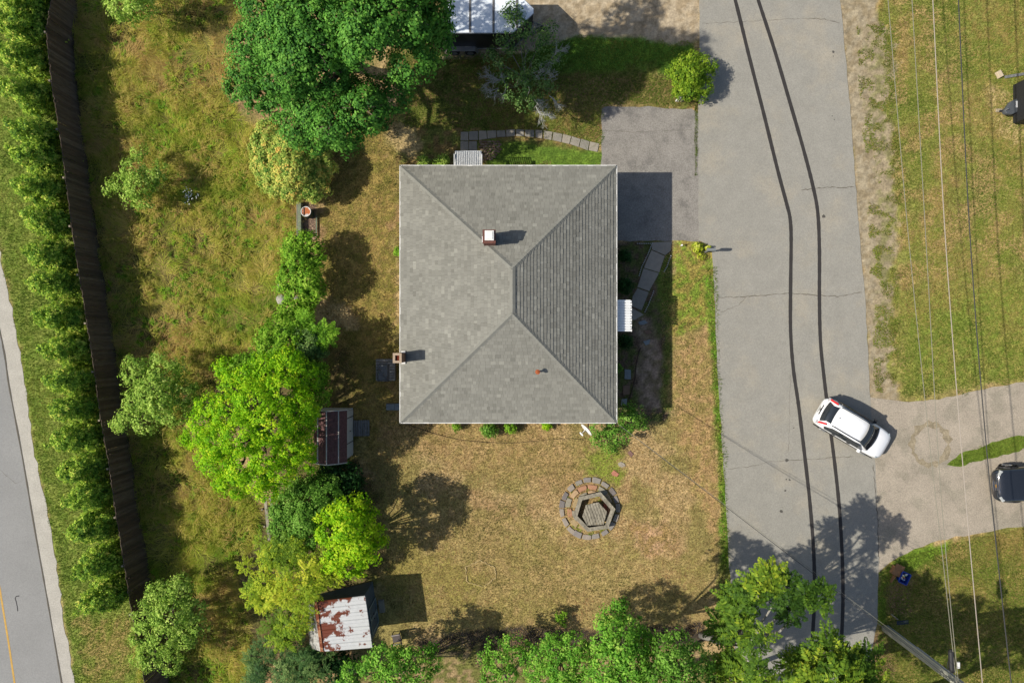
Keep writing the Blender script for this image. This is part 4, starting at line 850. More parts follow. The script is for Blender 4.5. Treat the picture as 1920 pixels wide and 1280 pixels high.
def ringst(n, rad, dr, mats, seed, jit, skip=()):
    r = random.Random(seed)
    for k in range(n):
        if k in skip: continue
        a = 2*math.pi*(k+r.uniform(-.12, .12))/n; da = math.pi/n*r.uniform(.72, .9); rr = rad+r.uniform(-jit, jit); w_ = dr*r.uniform(.8, 1.1); q = []
        for s_, t_ in ((-1, -1), (-.4, -1.05), (.4, -1.05), (1, -1), (1.02, 0), (1, 1), (.4, 1.05), (-.4, 1.05), (-1, 1), (-1.02, 0)):
            q.append((1105.6+(rr+t_*w_)*math.cos(a+s_*da), 953+(rr+t_*w_)*1.02*math.sin(a+s_*da)))
        stoneobj('stone', q, -.02, .055+r.uniform(0, .03), r.choice(mats), sc_, .012, seed*100+k, .04)
ringst(19, 52.5, 4.6, gst, 1, 1.0); ringst(13, 39, 4.2, rst, 2, 2.5); ringst(9, 30, 3.2, rst, 3, 2.5)
# rain barrel, timber edge, pipe
bc = P(573.5,396.5,.85); bar = thing('rain_barrel', 'dark green barrel with an orange and white rimmed lid', 'barrel', (bc.x, bc.y, 0))
MB().tube([(bc.x, bc.y, .0), (bc.x, bc.y, .25), (bc.x, bc.y, .6), (bc.x, bc.y, .82)], [.27, .3, .3, .27], 20).build('barrel_body', mat('barrel_green', C(44,66,52), .6, .3), bar, smooth=False)
MB().tube([(bc.x+.28*math.cos(a*.314), bc.y+.28*math.sin(a*.314), .84) for a in range(21)], .025, 6, False).build('rim', white, bar)
MB().cyl((bc.x, bc.y, .8), .265, .03, 20).build('lid', mat('lid_orange', C(206,116,62), .7, .3, var=.1, vscale=6, col2=C(225,220,214), c2scale=4.5, c2lo=.52, c2hi=.55), bar)
MB().beam((bc.x-.12, bc.y-.26, .86), (bc.x-.12, bc.y+.26, .86), .03, .02).build('strap', dark, bar)
a, c = P(561,378,.35), P(561,446,.35); te = thing('timber_edging', 'grey green timber edging beside the rain barrel', 'timber', (a.x, (a.y+c.y)/2, 0))
tm = mat('mossy_timber', C(142,152,128), .9, .1, var=.2, vscale=5, grain=.15)
MB().box((a.x, (a.y+c.y)/2, .18), (.22, abs(a.y-c.y), .36)).build('beam', tm, te, bevel=.015); MB().box((a.x-.15, (a.y+c.y)/2, .3), (.04, abs(a.y-c.y), .06)).build('rail', conc, te)
a, c = P(594.5,405), P(594.5,444); tag(MB().tube([(a.x, a.y, .1), (c.x, c.y, .1)], .045, 8).build('edge_pipe', tm, None, loc=(a.x, a.y, 0)), 'thin grey pipe edging the pebble bed', 'pipe')
r = np.random.default_rng(5); n = 900; px = r.uniform(566, 592, n); py = r.uniform(383, 440, n); b = MB()
for i in range(n):
    p = P(px[i], py[i]); s = r.uniform(.02, .045); b.add([(p.x-s, p.y, .0), (p.x, p.y-s, .0), (p.x+s, p.y, 0), (p.x, p.y+s*.7, 0), (p.x, p.y, s*1.1)], [(0,1,4), (1,2,4), (2,3,4), (3,0,4)])
tag(b.build('pebbles', mat('pebble', C(176,150,132), .9, .2, var=.35, vscale=25)), 'brown and white pebbles beside the rain barrel', 'pebbles', kind='stuff')
# crate with black cover by the chimney
c0, c1_ = P(704.5,673,.7), P(740,714,.7); cb = thing('covered_crate', 'slatted wooden crate with black tarp beside the chimney', 'crate', ((c0.x+c1_.x)/2, (c0.y+c1_.y)/2, 0))
cx, cy, cw, chh = (c0.x+c1_.x)/2, (c0.y+c1_.y)/2, c1_.x-c0.x, c0.y-c1_.y
for i in range(8): y = c1_.y+chh*(i+.5)/8; MB().box((cx, y, .66), (cw, chh/8-.03, .03)).build('slat', rw, cb)
for sx in (-1, 1):
    for z in (.15, .35, .55): MB().box((cx+sx*(cw/2-.02), cy, z), (.03, chh, .14)).build('side_slat', rw, cb)
for sy in (-1, 1):
    for z in (.15, .35, .55): MB().box((cx, cy+sy*(chh/2-.02), z), (cw-.1, .03, .14)).build('side_slat', rw, cb)
b = MB(); nx_, ny_ = 9, 11; tx0_, tx1_ = c0.x+.1, c0.x+cw*.7; ty0_, ty1_ = c1_.y-.03, c0.y-.26; vs = []; rr = random.Random(4)
for j in range(ny_):
    for i in range(nx_):
        ed = i in (0, nx_-1) or j in (0, ny_-1); vs.append((tx0_+(tx1_-tx0_)*i/(nx_-1), ty0_+(ty1_-ty0_)*j/(ny_-1), (.69 if ed else .8)+rr.uniform(-.02, .02)+(.05 if i+j == 8 else 0)))
b.add(vs, [(j*nx_+i, j*nx_+i+1, (j+1)*nx_+i+1, (j+1)*nx_+i) for j in range(ny_-1) for i in range(nx_-1)]); b.build('tarp', mat('tarp', C(92,98,104), .45, .4), cb)
bq = P(738,762); tag(MB().box((bq.x, bq.y, .12), (.8, .4, .24)).box((bq.x-.15, bq.y, .27), (.5, .36, .06)).build('bulkhead_step', mat('blue_grey_conc', C(136,146,152), .9, .2, var=.15, vscale=6), None, loc=(bq.x, bq.y, 0), bevel=.02), 'blue grey concrete step against the west wall', 'step')
# garden hose lying south of the house
hs = [(760,794),(800,808),(850,822),(900,828),(960,830),(1010,826),(1060,822),(1095,824)]
tag(MB().tube([P(x, y, .04) for x, y in smooth_pl(hs, 5)], .012, 6).build('garden_hose', mat('hose', C(70,52,44), .6, .3), None, loc=P(900,828)), 'dark garden hose lying across the lawn south of the house', 'hose')
hs = [(1201,652),(1196,668),(1192,690),(1190,712),(1184,735),(1178,752)]
tag(MB().tube([P(x, y, .04) for x, y in smooth_pl(hs, 5)], .025, 6).build('bed_edging', mat('hose', None), None, loc=P(1192,690)), 'black edging curve beside the shaded east bed', 'edging')
# lawn chair
lp = P(746,1190); lc = thing('lawn_chair', 'dark plastic lawn chair beside the old shed', 'chair', (lp.x, lp.y, 0), math.radians(10), local=True)
cm = mat('chair_plastic', C(98,88,86), .6, .3, var=.1, vscale=8)
MB().box((0, 0, .42), (.5, .48, .04)).build('seat', cm, lc, bevel=.015)
for k in range(5): MB().beam((.22, -.2+.1*k, .44), (.36, -.22+.11*k, .95), .07, .02).build('back_slat', cm, lc)
MB().beam((.36, -.28, .95), (.36, .28, .95), .05, .05).build('top_rail', cm, lc)
for s in (-1, 1):
    MB().beam((-.24, s*.27, .64), (.3, s*.27, .66), .06, .03).build('armrest', mat('chair_pale', C(170,160,155), .6, .3), lc)
    for x in (-.22, .22): MB().beam((x, s*.25, .0), (x, s*.25, .64 if x < 0 else .5), .045, .045).build('leg', cm, lc)
# broken board fence by the thicket
bf = thing('board_fence', 'two weathered grey boards on stakes at the meadow edge', 'fence', P(505,972))
for (a, c) in (((497,933),(505,1012)), ((507,933),(514,968))):
    A_, B_ = P(a[0], a[1], .7), P(c[0], c[1], .7); MB().beam(A_, B_, .17, .045).build('board', gw, bf)
for x, y in ((499,950),(503,981),(505,1008),(511,950)): p = P(x, y); MB().box((p.x, p.y, .34), (.09, .09, .68)).build('stake', gw, bf)
# boulders at the meadow edge
for i, (x, y, s, lb_) in enumerate([(527,562,.3,'largest grey boulder at the meadow edge shrubs'), (526,537,.24,'pale boulder half under the bright shrub'), (557,561,.22,'white stone in the middle of the shrub row'), (519,618,.26,'low pale rock by the lower shrub row'), (521,610,.16,'small rock touching the low pale rock')]):
    bm = bmesh.new(); bmesh.ops.create_icosphere(bm, subdivisions=2, radius=s); rr = random.Random(i)
    for v in bm.verts: v.co *= rr.uniform(.85, 1.12); v.co.z *= .7
    me = bpy.data.meshes.new('boulder'); bm.to_mesh(me); bm.free(); me.materials.append(mat('boulder_stone', C(196,190,178), .9, .2, var=.18, vscale=6)); tag(addobj('boulder', me, None, P(x, y, s*.35)), lb_, 'rock', 'boulders along the shrub row')
rg = P(593,662,.9); rt = thing('wire_hoop', 'thin wire hoop standing among the shrubs west of the lawn', 'hoop', (rg.x, rg.y, 0)); cr_ = [(rg.x+.3*math.cos(a*.3142), rg.y+.3*math.sin(a*.3142), .9) for a in range(21)]
MB().tube(cr_, .018, 6, False).build('hoop', alu, rt); MB().tube([(rg.x+.3, rg.y, 0), (rg.x+.3, rg.y, .9)], .015, 6).tube([(rg.x-.3, rg.y, 0), (rg.x-.3, rg.y, .9)], .015, 6).build('legs', alu, rt)
# mailbox and slatted signboard near the road
mp = P(1322,473); mb_ = thing('mailbox', 'grey mailbox on a post behind the yellow green hosta', 'mailbox', (mp.x, mp.y, 0))
MB().box((mp.x, mp.y, .55), (.09, .09, 1.1)).build('post', rw, mb_)
b = MB(); pr = [(-.09, 1.1), (.09, 1.1), (.09, 1.22), (.07, 1.28), (.035, 1.31), (-.035, 1.31), (-.07, 1.28), (-.09, 1.22)]
b.hexa([(mp.x-.22, mp.y+y, z) for y, z in pr], [(mp.x+.26, mp.y+y, z) for y, z in pr]); b.build('box', mat('mailbox_grey', C(150,155,155), .4, .5), mb_)
MB().box((mp.x, mp.y, 1.08), (.44, .12, .03)).build('shelf', rw, mb_)
sp_ = P(1273,183); so = thing('white_pickets', 'two short white leaning pickets under the round bush', 'pickets', (sp_.x, sp_.y, 0))
for k in (0, 1): a = P(1267+4*k, 190); c = P(1274+4*k, 181, .55); MB().beam(a, c, .09, .03).build('picket', white, so)
c = P(1280,184,.3); tag(MB().box((c.x, c.y, .15), (.22, .26, .3), .4).build('wood_stump', mat('pale_wood', None), None, loc=(c.x, c.y, 0), bevel=.02), 'pale cut stump under the round bush', 'stump')
rb = P(1276,461); tag(MB().tube([(rb.x, rb.y, 0), (rb.x, rb.y, .3)], .02, 6).tube([(rb.x, rb.y, .28), (rb.x, rb.y, .36)], .05, 8).build('path_light', whitem, None, loc=(rb.x, rb.y, 0)), 'tiny white stake light at the lawn corner by the driveway', 'path light')
# recycling bin, cardboard box
bp_ = P(1689,1079); bin_ = thing('recycling_bin', 'open blue recycling bin full of bottles by the roadside', 'bin', (bp_.x, bp_.y, .003), math.radians(-25), local=True)
bl = mat('bin_blue', C(34,72,176), .5, .4); b = MB(); wo, wi = .27, .24
for (x0_, y0_, x1_, y1_) in ((-1, -1, 1, -1), (1, -1, 1, 1), (1, 1, -1, 1), (-1, 1, -1, -1)):
    q = [(x0_*.2, y0_*.26, .02), (x1_*.2, y1_*.26, .02), (x1_*.25, y1_*.32, .42), (x0_*.25, y0_*.32, .42)]; qi = [(x*.92, y*.92, z) for x, y, z in q]; b.add(q+qi, [(0,1,2,3), (7,6,5,4), (3,2,6,7), (0,3,7,4), (1,5,6,2)])
b.box((0, 0, .03), (.38, .5, .03)); b.build('tub', bl, bin_); b = MB()
for a in ((-.26, -.33, .26, -.33), (.26, -.33, .26, .33), (.26, .33, -.26, .33), (-.26, .33, -.26, -.33)): b.beam((a[0], a[1], .42), (a[2], a[3], .42), .05, .03)
b.build('rim', bl, bin_); rr = random.Random(8)
for i, cc_ in enumerate([(225,225,225), (230,230,230), (200,90,80), (150,190,140), (220,220,210), (90,140,190), (235,235,235), (210,205,120)]):
    x, y = rr.uniform(-.12, .12), rr.uniform(-.2, .2); a = rr.uniform(0, 6.28); p0 = Vector((x, y, .36+.05*rr.random())); p1 = p0+Vector((math.cos(a)*.15, math.sin(a)*.15, .06)); o = MB().tube([p0, p0+(p1-p0)*.7, p1], [.04, .04, .015], 8).build('bottle', mat('bottle_%d' % i, C(*cc_), .3, .5), None, smooth=False)
    M_ = Matrix.Translation(bin_.location) @ Matrix.Rotation(math.radians(-25), 4, 'Z'); o.matrix_world = M_; tag(o, 'small %s bottle lying on top of the blue recycling bin' % ['clear', 'clear', 'red', 'green', 'clear', 'blue', 'clear', 'yellow'][i], 'bottle', 'bottles in the recycling bin')
cb_ = P(1677,1072); cbo = thing('cardboard_box', 'flattened brown cardboard box leaning on the blue bin', 'box', (cb_.x, cb_.y, 0), math.radians(-25), local=True)
cdm = mat('cardboard', C(176,134,96), .9, .1, var=.1, vscale=6); MB().box((-.05, .12, .15), (.5, .5, .3)).build('carton', cdm, cbo); MB().beam((-.3, .4, .31), (.25, .42, .34), .3, .01).build('flap', cdm, cbo); MB().beam((-.02, -.15, .2), (-.02, -.62, .05), .03, .3).build('flap', cdm, cbo)
# post stub and mat in the shade
a, c = P(1670,1150), P(1684,1161,.1); tag(MB().beam(a+Vector((0, 0, .05)), c, .06, .05).build('lath', gw, None, loc=tuple(a)), 'thin pale lath lying on the shaded lawn', 'stick')
mq = P(1692,1166); tag(MB().box((mq.x, mq.y, .02), (.7, .24, .03), .1).build('rubber_mat', mat('mat_slate', C(70,76,88), .8, .2), None, loc=(mq.x, mq.y, 0)), 'dark slate coloured mat on the lawn near the pole', 'mat')
# ================================================================= pole and wires
pb = P(1659,1177); pol = thing('utility_pole', 'tall weathered grey wooden utility pole at the lower right', 'utility pole', (pb.x, pb.y, 0))
pw = mat('pole_wood', C(208,206,186), .9, .1, var=.2, vscale=4, grain=.2, gscale=30, stretch=(2, 2, .2)); PT = 9.6
MB().tube([(pb.x, pb.y, 0), (pb.x+.02, pb.y, 3), (pb.x+.03, pb.y, PT)], [.22, .205, .15], 14).build('pole', pw, pol, smooth=True)
cdx = Vector((.17, .16, 0)); MB().tube([pb+cdx+Vector((0, 0, 0)), pb+cdx+Vector((0, 0, 2.9)), pb+cdx*1.05+Vector((0, 0, 3.0)), pb+cdx*.95+Vector((0, 0, 8.6))], [.03, .03, .05, .05], 8).build('conduit', mat('conduit_grey', C(196,202,208), .5, .4), pol)
MB().beam((pb.x-1.1, pb.y, 8.9), (pb.x+1.6, pb.y, 8.9), .1, .12).build('crossarm', pw, pol)
for dx in (-.9, .9, 1.5): MB().cyl((pb.x+dx, pb.y, 8.96), .05, .16, 10, .03).build('insulator', conc, pol)
wl = mat('wire_bright', C(186,174,160), .5, .4); wd_ = mat('wire_dark', (.03, .03, .03, 1), .6, .3); wm = mat('wire_mid', C(150,146,128), .5, .4)
def wire(name, pts, rad, m, label, group):
    W = [P(x, y, h) for x, y, h in pts]; q = smooth_pl([tuple(p) for p in W], 8); q = [Vector(p) for p in q]
    tag(MB().tube(q, rad, 6).build(name, m, None, loc=tuple(W[len(W)//2])), label, 'wire', group)
G = 'overhead lines along the road'
wire('power_line', [(1652,-150,7.0),(1665,0,6.9),(1702,430,6.7),(1745,850,6.8),(1767,1040,7.0),(1787,1222,7.2),(1800,1330,7.4)], .018, wm, 'westernmost thin overhead line running above the east verge', G)
wire('power_line', [(1702,-150,7.0),(1710,0,6.9),(1735,430,6.7),(1759,850,6.8),(1774,1040,7.0),(1791,1222,7.2),(1803,1330,7.4)], .018, wm, 'second overhead line from the road, joining the splice case', G)
wire('power_line', [(1741,-150,7.8),(1749,0,7.7),(1771.5,430,7.5),(1803.5,850,7.6),(1842,1280,8.0),(1850,1360,8.1)], .022, wl, 'bright thick overhead cable over the east lawn', G)
wire('power_line', [(1789,-150,8.9),(1797,0,8.8),(1818,430,8.6),(1850.6,850,8.7),(1896,1280,9.0),(1906,1360,9.1)], .026, wd_, 'dark easternmost overhead cable', G)
hk = P(1151,789,4.0); hp = Vector((pb.x, pb.y, 8.0))
for k, (dz, m_, rad, lb_) in enumerate([(0, wd_, .014, 'dark service drop wire from the house corner to the pole'), (.35, wm, .009, 'pale service drop wire just beside the dark one')]):
    q = []
    for i in range(25): t_ = i/24; p = hk.lerp(hp+Vector((.06*k, .16*k, dz)), t_); p.z -= 1.6*t_*(1-t_); q.append(p)
    tag(MB().tube(q, rad, 6).build('service_wire', m_, None, loc=tuple(hk)), lb_, 'wire', 'service drop wires')
q = P(1785,1240,7.1); sc2 = thing('splice_case', 'black cylindrical splice case hanging on the overhead lines', 'splice case', (q.x, q.y, 7.1))
MB().tube([(q.x-.05, q.y+.62, 7.1), (q.x-.04, q.y+.5, 7.1), (q.x, q.y-.45, 7.1), (q.x+.01, q.y-.55, 7.1)], [.06, .14, .14, .07], 12).build('case', blkpl, sc2)
MB().tube([(q.x-.14, q.y+.1, 7.1), (q.x-.24, q.y-.05, 7.12), (q.x-.22, q.y-.3, 7.1), (q.x-.06, q.y-.5, 7.1)], .02, 6).build('cable_loop', blkpl, sc2)
q2 = P(1796.5,1246,7.2); tag(MB().box((q2.x, q2.y, 7.2), (.12, .3, .1)).build('cable_tag', white, None, loc=(q2.x, q2.y, 7.2)), 'small white tag box beside the splice case', 'tag')
# ================================================================= vegetation
bark = mat('bark', C(128,116,100), .95, .1, var=.25, vscale=8, grain=.2); greybark = mat('grey_bark', C(176,172,162), .95, .1, var=.2, vscale=8)
def leafmat(name, ramp, trans=.38, k_=1.5): return mat(name, None, .65, .15, attr='var', ramp=[tuple(min(.75, q*k_) for q in c[:3])+(1,) for c in ramp], trans=trans)
LM = {
 'maple': leafmat('maple_leaf', [C(48,92,34), C(66,116,42), C(84,138,48), C(104,156,58), C(124,172,72)], .3, 1.75),
 'lime': leafmat('lime_leaf', [C(92,146,18), C(122,176,24), C(146,192,30), C(172,206,36), C(200,212,50)], .5, 2.0),
 'lemon': leafmat('lemon_leaf', [C(104,160,20), C(138,188,26), C(164,202,34), C(186,212,40), C(206,216,60)], .5, 1.9),
 'pale': leafmat('pale_leaf', [C(90,124,42), C(116,148,54), C(140,168,68), C(162,184,84), C(184,200,106)], .42, 2.3),
 'rhodo': leafmat('golden_leaf', [C(82,118,46), C(112,142,58), C(144,162,74), C(172,178,88), C(192,180,92), C(204,168,88)], .4, 2.4),
 'bright': leafmat('bright_leaf', [C(80,126,28), C(104,152,36), C(128,174,46), C(152,190,60), C(172,202,76)], .42, 1.75),
 'mid': leafmat('mid_leaf', [C(62,104,30), C(86,130,40), C(106,150,54), C(128,170,66), C(156,188,92)], .4, 1.9),
 'dark': leafmat('dark_leaf', [C(30,62,28), C(42,80,36), C(56,98,42), C(74,118,54)]),
 'hedge': leafmat('cedar_leaf', [C(54,84,28), C(76,108,34), C(104,134,44), C(136,160,56), C(166,182,74), C(184,178,88)], .42, 3.0),
 'sumac': leafmat('sumac_leaf', [C(92,122,30), C(122,150,36), C(150,172,42), C(176,188,52), C(198,198,62)], .45, 1.9),
 'locust': leafmat('locust_leaf', [C(58,90,28), C(80,114,34), C(104,138,40), C(140,168,48), C(186,198,60)], .35, 1.45),
 'silver': leafmat('silver_leaf', [C(52,88,44), C(80,116,58), C(110,142,74), C(146,170,98)]),
 'olive': leafmat('olive_leaf', [C(62,92,46), C(84,116,58), C(108,136,68), C(132,152,86)], .38, 2.2),
 'bush': leafmat('bush_leaf', [C(72,106,26), C(98,132,32), C(124,154,38), C(150,174,50), C(174,190,70)], .42, 1.9),
 'hosta': leafmat('hosta_leaf', [C(150,170,30), C(186,200,50), C(216,224,84), C(232,232,130)], .4),
 'tall': leafmat('south_leaf', [C(70,122,32), C(94,148,44), C(118,170,56), C(140,184,70), C(172,196,88)], .42, 1.85),
}
def sph(r, n, zlo=-1.0):
    z = r.uniform(zlo, 1, n); a = r.uniform(0, 2*np.pi, n); q = np.sqrt(np.maximum(0, 1-z*z)); return np.stack([q*np.cos(a), q*np.sin(a), z], 1)
def leaves_for(lobes, r, size, dens=1.0, clump=.42, zlo=-.45, vbias=0.0, asp=.62, flat=.55):
    out = []; la = size*size*asp*.5
    for (x, y, z, R) in lobes:
        S = 2*np.pi*R*R; nc = max(5, int(S/(clump*clump*1.1))); k = max(5, int(dens*1.75*S/la/nc)); d = sph(r, nc, zlo); rad = R*(.55+.45*np.sqrt(r.random(nc)))
        cc = np.array([x, y, z])+d*rad[:, None]*np.array([1, 1, .85])
        n = nc*k; idx = np.repeat(np.arange(nc), k)
        off = r.normal(0, 1, (n, 3)); off = off/(np.linalg.norm(off, axis=1, keepdims=True)+1e-6)*(r.random((n, 1))**.45)*clump*r.uniform(.6, 1.25, (nc, 1))[idx]
        off[:, 2] *= .65
        c = cc[idx]+off; nn = norm(d[idx]*.75+norm(off)*.45+np.array([0, 0, flat*.7])+r.normal(0, .3, (n, 3)))
        t = r.normal(0, 1, (n, 3)); a = size*.5*r.uniform(.7, 1.3, n); v = .45+vbias+r.normal(0, .2, nc)[idx]+r.normal(0, .17, n)
        out.append((c, t, nn, a, a*asp, v))
    return [np.concatenate(q) for q in zip(*out)]
def fronds_for(tips, r, L=.55, nf=10, nl=9, lw=.12, droop=.35):
    out = []
    for (x, y, z, s) in tips:
        k = nf+r.integers(-2, 3); a0 = r.uniform(0, 6.28); vv = .42+r.normal(0, .24)
        for i in range(k):
            az = a0+2*np.pi*i/k+r.normal(0, .15); LL = L*s*r.uniform(.75, 1.15); t = np.linspace(.18, 1, nl); up = r.uniform(.1, .45)
            px = np.cos(az)*t*LL; py = np.sin(az)*t*LL; pz = up*t*LL-droop*LL*t*t*1.2; ax = np.array([np.cos(az), np.sin(az), up-droop*1.5]); ax /= np.linalg.norm(ax)
            sd_ = np.array([-np.sin(az), np.cos(az), 0])
            for sg in (-1, 1):
                ll = lw*s*np.sin(np.pi*(t*.8+.12))*r.uniform(.8, 1.2, nl); dirv = norm(sd_[None]*sg+ax[None]*.45+np.array([0, 0, -.15])+r.normal(0, .1, (nl, 3)))
                c = np.stack([x+px, y+py, z+pz], 1)+dirv*ll[:, None]*.5
                nn = norm(np.cross(ax[None].repeat(nl, 0), dirv)*sg+r.normal(0, .18, (nl, 3))); nn[nn[:, 2] < 0] *= -1
                out.append((c, dirv, nn, ll*.55, np.full(nl, lw*s*.2), vv+r.normal(0, .13, nl)))
    return [np.concatenate(q) for q in zip(*out)]
def limbs(base, lobes, r0, bark_, root, r, name='trunk', frac=.35, maxn=14):
    ctr = Vector((sum(l[0] for l in lobes)/len(lobes), sum(l[1] for l in lobes)/len(lobes), sum(l[2] for l in lobes)/len(lobes)))
    b = MB(); fk = Vector((base.x*.6+ctr.x*.4, base.y*.6+ctr.y*.4, max(.15, ctr.z*frac)))
    b.tube([base+Vector((0, 0, -.05)), base.lerp(fk, .5)+Vector((r.normal(0, r0*.4), r.normal(0, r0*.4), 0)), fk], [r0*1.25, r0, r0*.85], 9)
    ls = sorted(lobes, key=lambda l: -l[3])[:maxn]
    for l in ls:
        e = Vector(l[:3]); m1 = fk.lerp(e, .5)+Vector((r.normal(0, .15), r.normal(0, .15), .12*(e-fk).length)); R = l[3]
        b.tube([fk-Vector((0, 0, .1)), m1, e], [r0*.55, r0*.34, r0*.16], 6)
        for k in range(4):
            d = Vector(sph(r, 1, -.2)[0])*R*.85; b.tube([e.lerp(m1, .15), e+d*.5+Vector((0, 0, .05)), e+d], [r0*.16, r0*.1, r0*.04], 5)
    return b.build(name, bark_, root, smooth=True)
SEED = [100]
def plant(name, label, cat, base, lobes, lm, size=.17, r0=.12, dens=1.0, clump=.42, group=None, bark_=None, fronds=None, zlo=-.45, asp=.62, flat=.55, vbias=0.0, parts=('trunk', 'crown'), maxn=14, L=.55, lw=.12, nl=9, frac=.35, nf=8):
    SEED[0] += 1; r = np.random.default_rng(SEED[0]); lw3 = [tuple(P(x, y, h))+(R,) for x, y, h, R in lobes]
    bs3 = P(*base); root = thing(name, label, cat, tuple(bs3), group=group)
    limbs(bs3, lw3, r0, bark_ or bark, root, r, parts[0], maxn=maxn, frac=frac)
    o3 = np.array(bs3)
    if fronds:
        tips = []
        for (x, y, z, R) in lw3:
            n = max(2, int(fronds*R*R)); d = sph(r, n, zlo); rad = R*(.45+.55*np.sqrt(r.random(n)))
            for k in range(n): tips.append((x+d[k, 0]*rad[k], y+d[k, 1]*rad[k], z+d[k, 2]*rad[k]*.8, r.uniform(.75, 1.2)))
        c, t, nn, a, b_, v = fronds_for(tips, r, L=L, lw=lw, nl=nl, nf=nf)
    else: c, t, nn, a, b_, v = leaves_for(lw3, r, size, dens, clump, zlo, vbias, asp, flat)
    me = leafmesh(parts[1], c, t, nn, a, b_, v, LM[lm], o3); addobj(parts[1], me, root); return root
# ---- the big maple and its neighbours off the top of the frame
ML = [(465,130,6.0,1.3),(455,165,5.2,1.1),(480,90,7.5,1.5),(520,60,8.5,1.6),(500,15,8.5,1.6),(555,110,9.0,1.7),(560,40,9.5,1.7),(590,85,9.5,1.5),(535,140,8.3,1.4),(610,30,9.5,1.6),(560,165,7.0,1.3),(610,140,8.0,1.4),(645,95,8.0,1.4),(660,30,9.8,1.6),(690,55,11.2,1.45),(675,85,10.6,1.2),(720,15,11.0,1.7),(760,30,10.5,1.7),(800,20,9.5,1.5),(810,75,7.6,1.3),(770,118,9.4,1.25),(790,60,8.5,1.4),
      (485,180,5.5,1.05),(590,205,6.8,1.4),(640,195,6.8,1.3),(620,235,7.2,1.3),(560,235,5.6,1.3),(680,205,7.4,1.4),(675,175,6.0,1.2),(700,215,5.0,1.2),(645,255,4.6,1.2),(590,255,4.8,1.2),(730,180,5.2,1.3),(520,195,5.2,1.0),
      (480,-50,8.0,1.7),(540,-50,10,1.8),(610,-55,11.2,1.8),(680,-50,11.8,1.8),(750,-55,11.8,1.8),(810,-50,10.8,1.7),(850,-72,12.6,1.15),(800,-78,12.4,1.3),(835,-125,10.3,1.1),(780,-112,10.5,1.2)]
ML = [(a, b_, c, d*.86) for a, b_, c, d in ML]
plant('maple_tree', 'huge dark green maple tree north west of the house', 'tree', (655,120), ML, 'maple', .15, .34, 1.0, .34, maxn=30)
# ---- golden rhododendron mound
RL = [(550,310,1.5,1.5),(520,290,1.5,1.2),(575,290,1.5,1.2),(525,335,1.4,1.2),(575,335,1.4,1.2),(548,345,1.5,1.05),(500,275,1.5,.95),(600,310,1.3,1.0),(550,280,1.9,1.2),(505,310,1.3,1.05),(590,350,1.2,.9),(505,250,1.3,.8),(550,320,2.3,1.1)]
plant('rhododendron', 'rounded golden flowering shrub below the big maple', 'shrub', (556,312), RL, 'rhodo', .11, .12, 1.5, .25, zlo=-.1, asp=.75, parts=('stem', 'foliage'))
# ---- saplings in the meadow
plant('sapling', 'pale green sapling at the top edge beside the fence', 'tree', (250,20), [(225,12,2.6,.8),(255,5,3.0,.9),(240,30,2.2,.6),(275,15,2.3,.6),(215,-20,2.5,.8),(262,-25,3,1.0)], 'pale', .13, .06, .62, .25, 'saplings in the meadow')
plant('sapling', 'small pale green sapling standing in the upper meadow', 'tree', (268,335), [(225,345,1.7,.62),(250,320,2.2,.72),(262,350,2.3,.8),(290,330,1.9,.6),(262,285,1.6,.5),(268,375,1.7,.6),(205,355,1.5,.4),(300,315,1.5,.45),(245,370,1.5,.5)], 'pale', .13, .05, .62, .25, 'saplings in the meadow')
plant('sapling', 'pale grey green tree overlapping the fence beside the lime tree', 'tree', (305,735), [(290,735,3.6,1.1),(255,700,3.0,.8),(310,700,3.3,.9),(260,750,3.0,.85),(240,785,2.8,.7),(275,790,2.8,.8),(325,770,2.9,.9),(345,735,2.9,.8),(330,700,2.6,.7),(225,795,2.6,.45),(300,760,4.0,.8),(250,680,2.6,.5),(300,680,2.6,.6)], 'pale', .13, .08, .62, .25, 'saplings in the meadow')
plant('sapling', 'pale green tree at the lower end of the fence', 'tree', (318,1160), [(300,1115,2.6,.8),(335,1110,2.8,.8),(280,1150,2.8,.9),(320,1150,3.4,1.0),(360,1140,2.7,.8),(370,1175,2.5,.7),(270,1190,2.8,.8),(310,1195,3.0,.9),(345,1190,2.7,.8),(285,1230,2.6,.75),(320,1240,2.5,.7),(265,1230,2.4,.6),(340,1090,2.3,.5),(290,1105,2.3,.5)], 'pale', .13, .08, .62, .25, 'saplings in the meadow')
# ---- row of shrubs between meadow and lawn
G2 = 'shrub row between meadow and lawn'
plant('shrub', 'bright green shrub just below the pebble bed', 'shrub', (572,480), [(560,460,1.9,0.84),(580,455,1.9,0.72),(590,480,1.9,0.72),(560,485,2.2,0.90),(550,470,1.7,0.72),(585,500,1.8,0.72)], 'bright', .14, .05, .9, .26, G2, parts=('stem', 'foliage'), zlo=-.2)
plant('shrub', 'bright green shrub above the boulders', 'shrub', (572,540), [(550,520,2.1,0.90),(575,525,2.2,0.90),(590,545,1.8,0.72),(540,535,1.7,0.72),(560,550,1.9,0.84),(578,560,1.5,0.60)], 'bright', .14, .05, .9, .26, G2, parts=('stem', 'foliage'), zlo=-.2)
plant('shrub', 'low bright shrub with narrow leaves below the boulders', 'shrub', (560,595), [(545,585,1.1,0.72),(565,590,1.2,0.72),(540,610,1.2,0.72),(562,615,1.2,0.72),(575,575,.9,0.48)], 'bright', .13, .04, 1.0, .28, G2, parts=('stem', 'foliage'), zlo=-.2)
plant('sumac_shrub', 'small sumac with feathery fronds beside the lawn edge', 'shrub', (590,620), [(580,608,2.2,0.60),(598,620,2.4,0.60),(605,632,2.0,0.48)], 'bright', r0=.04, fronds=12, group=G2, parts=('stem', 'foliage'), lw=.2, L=.7)
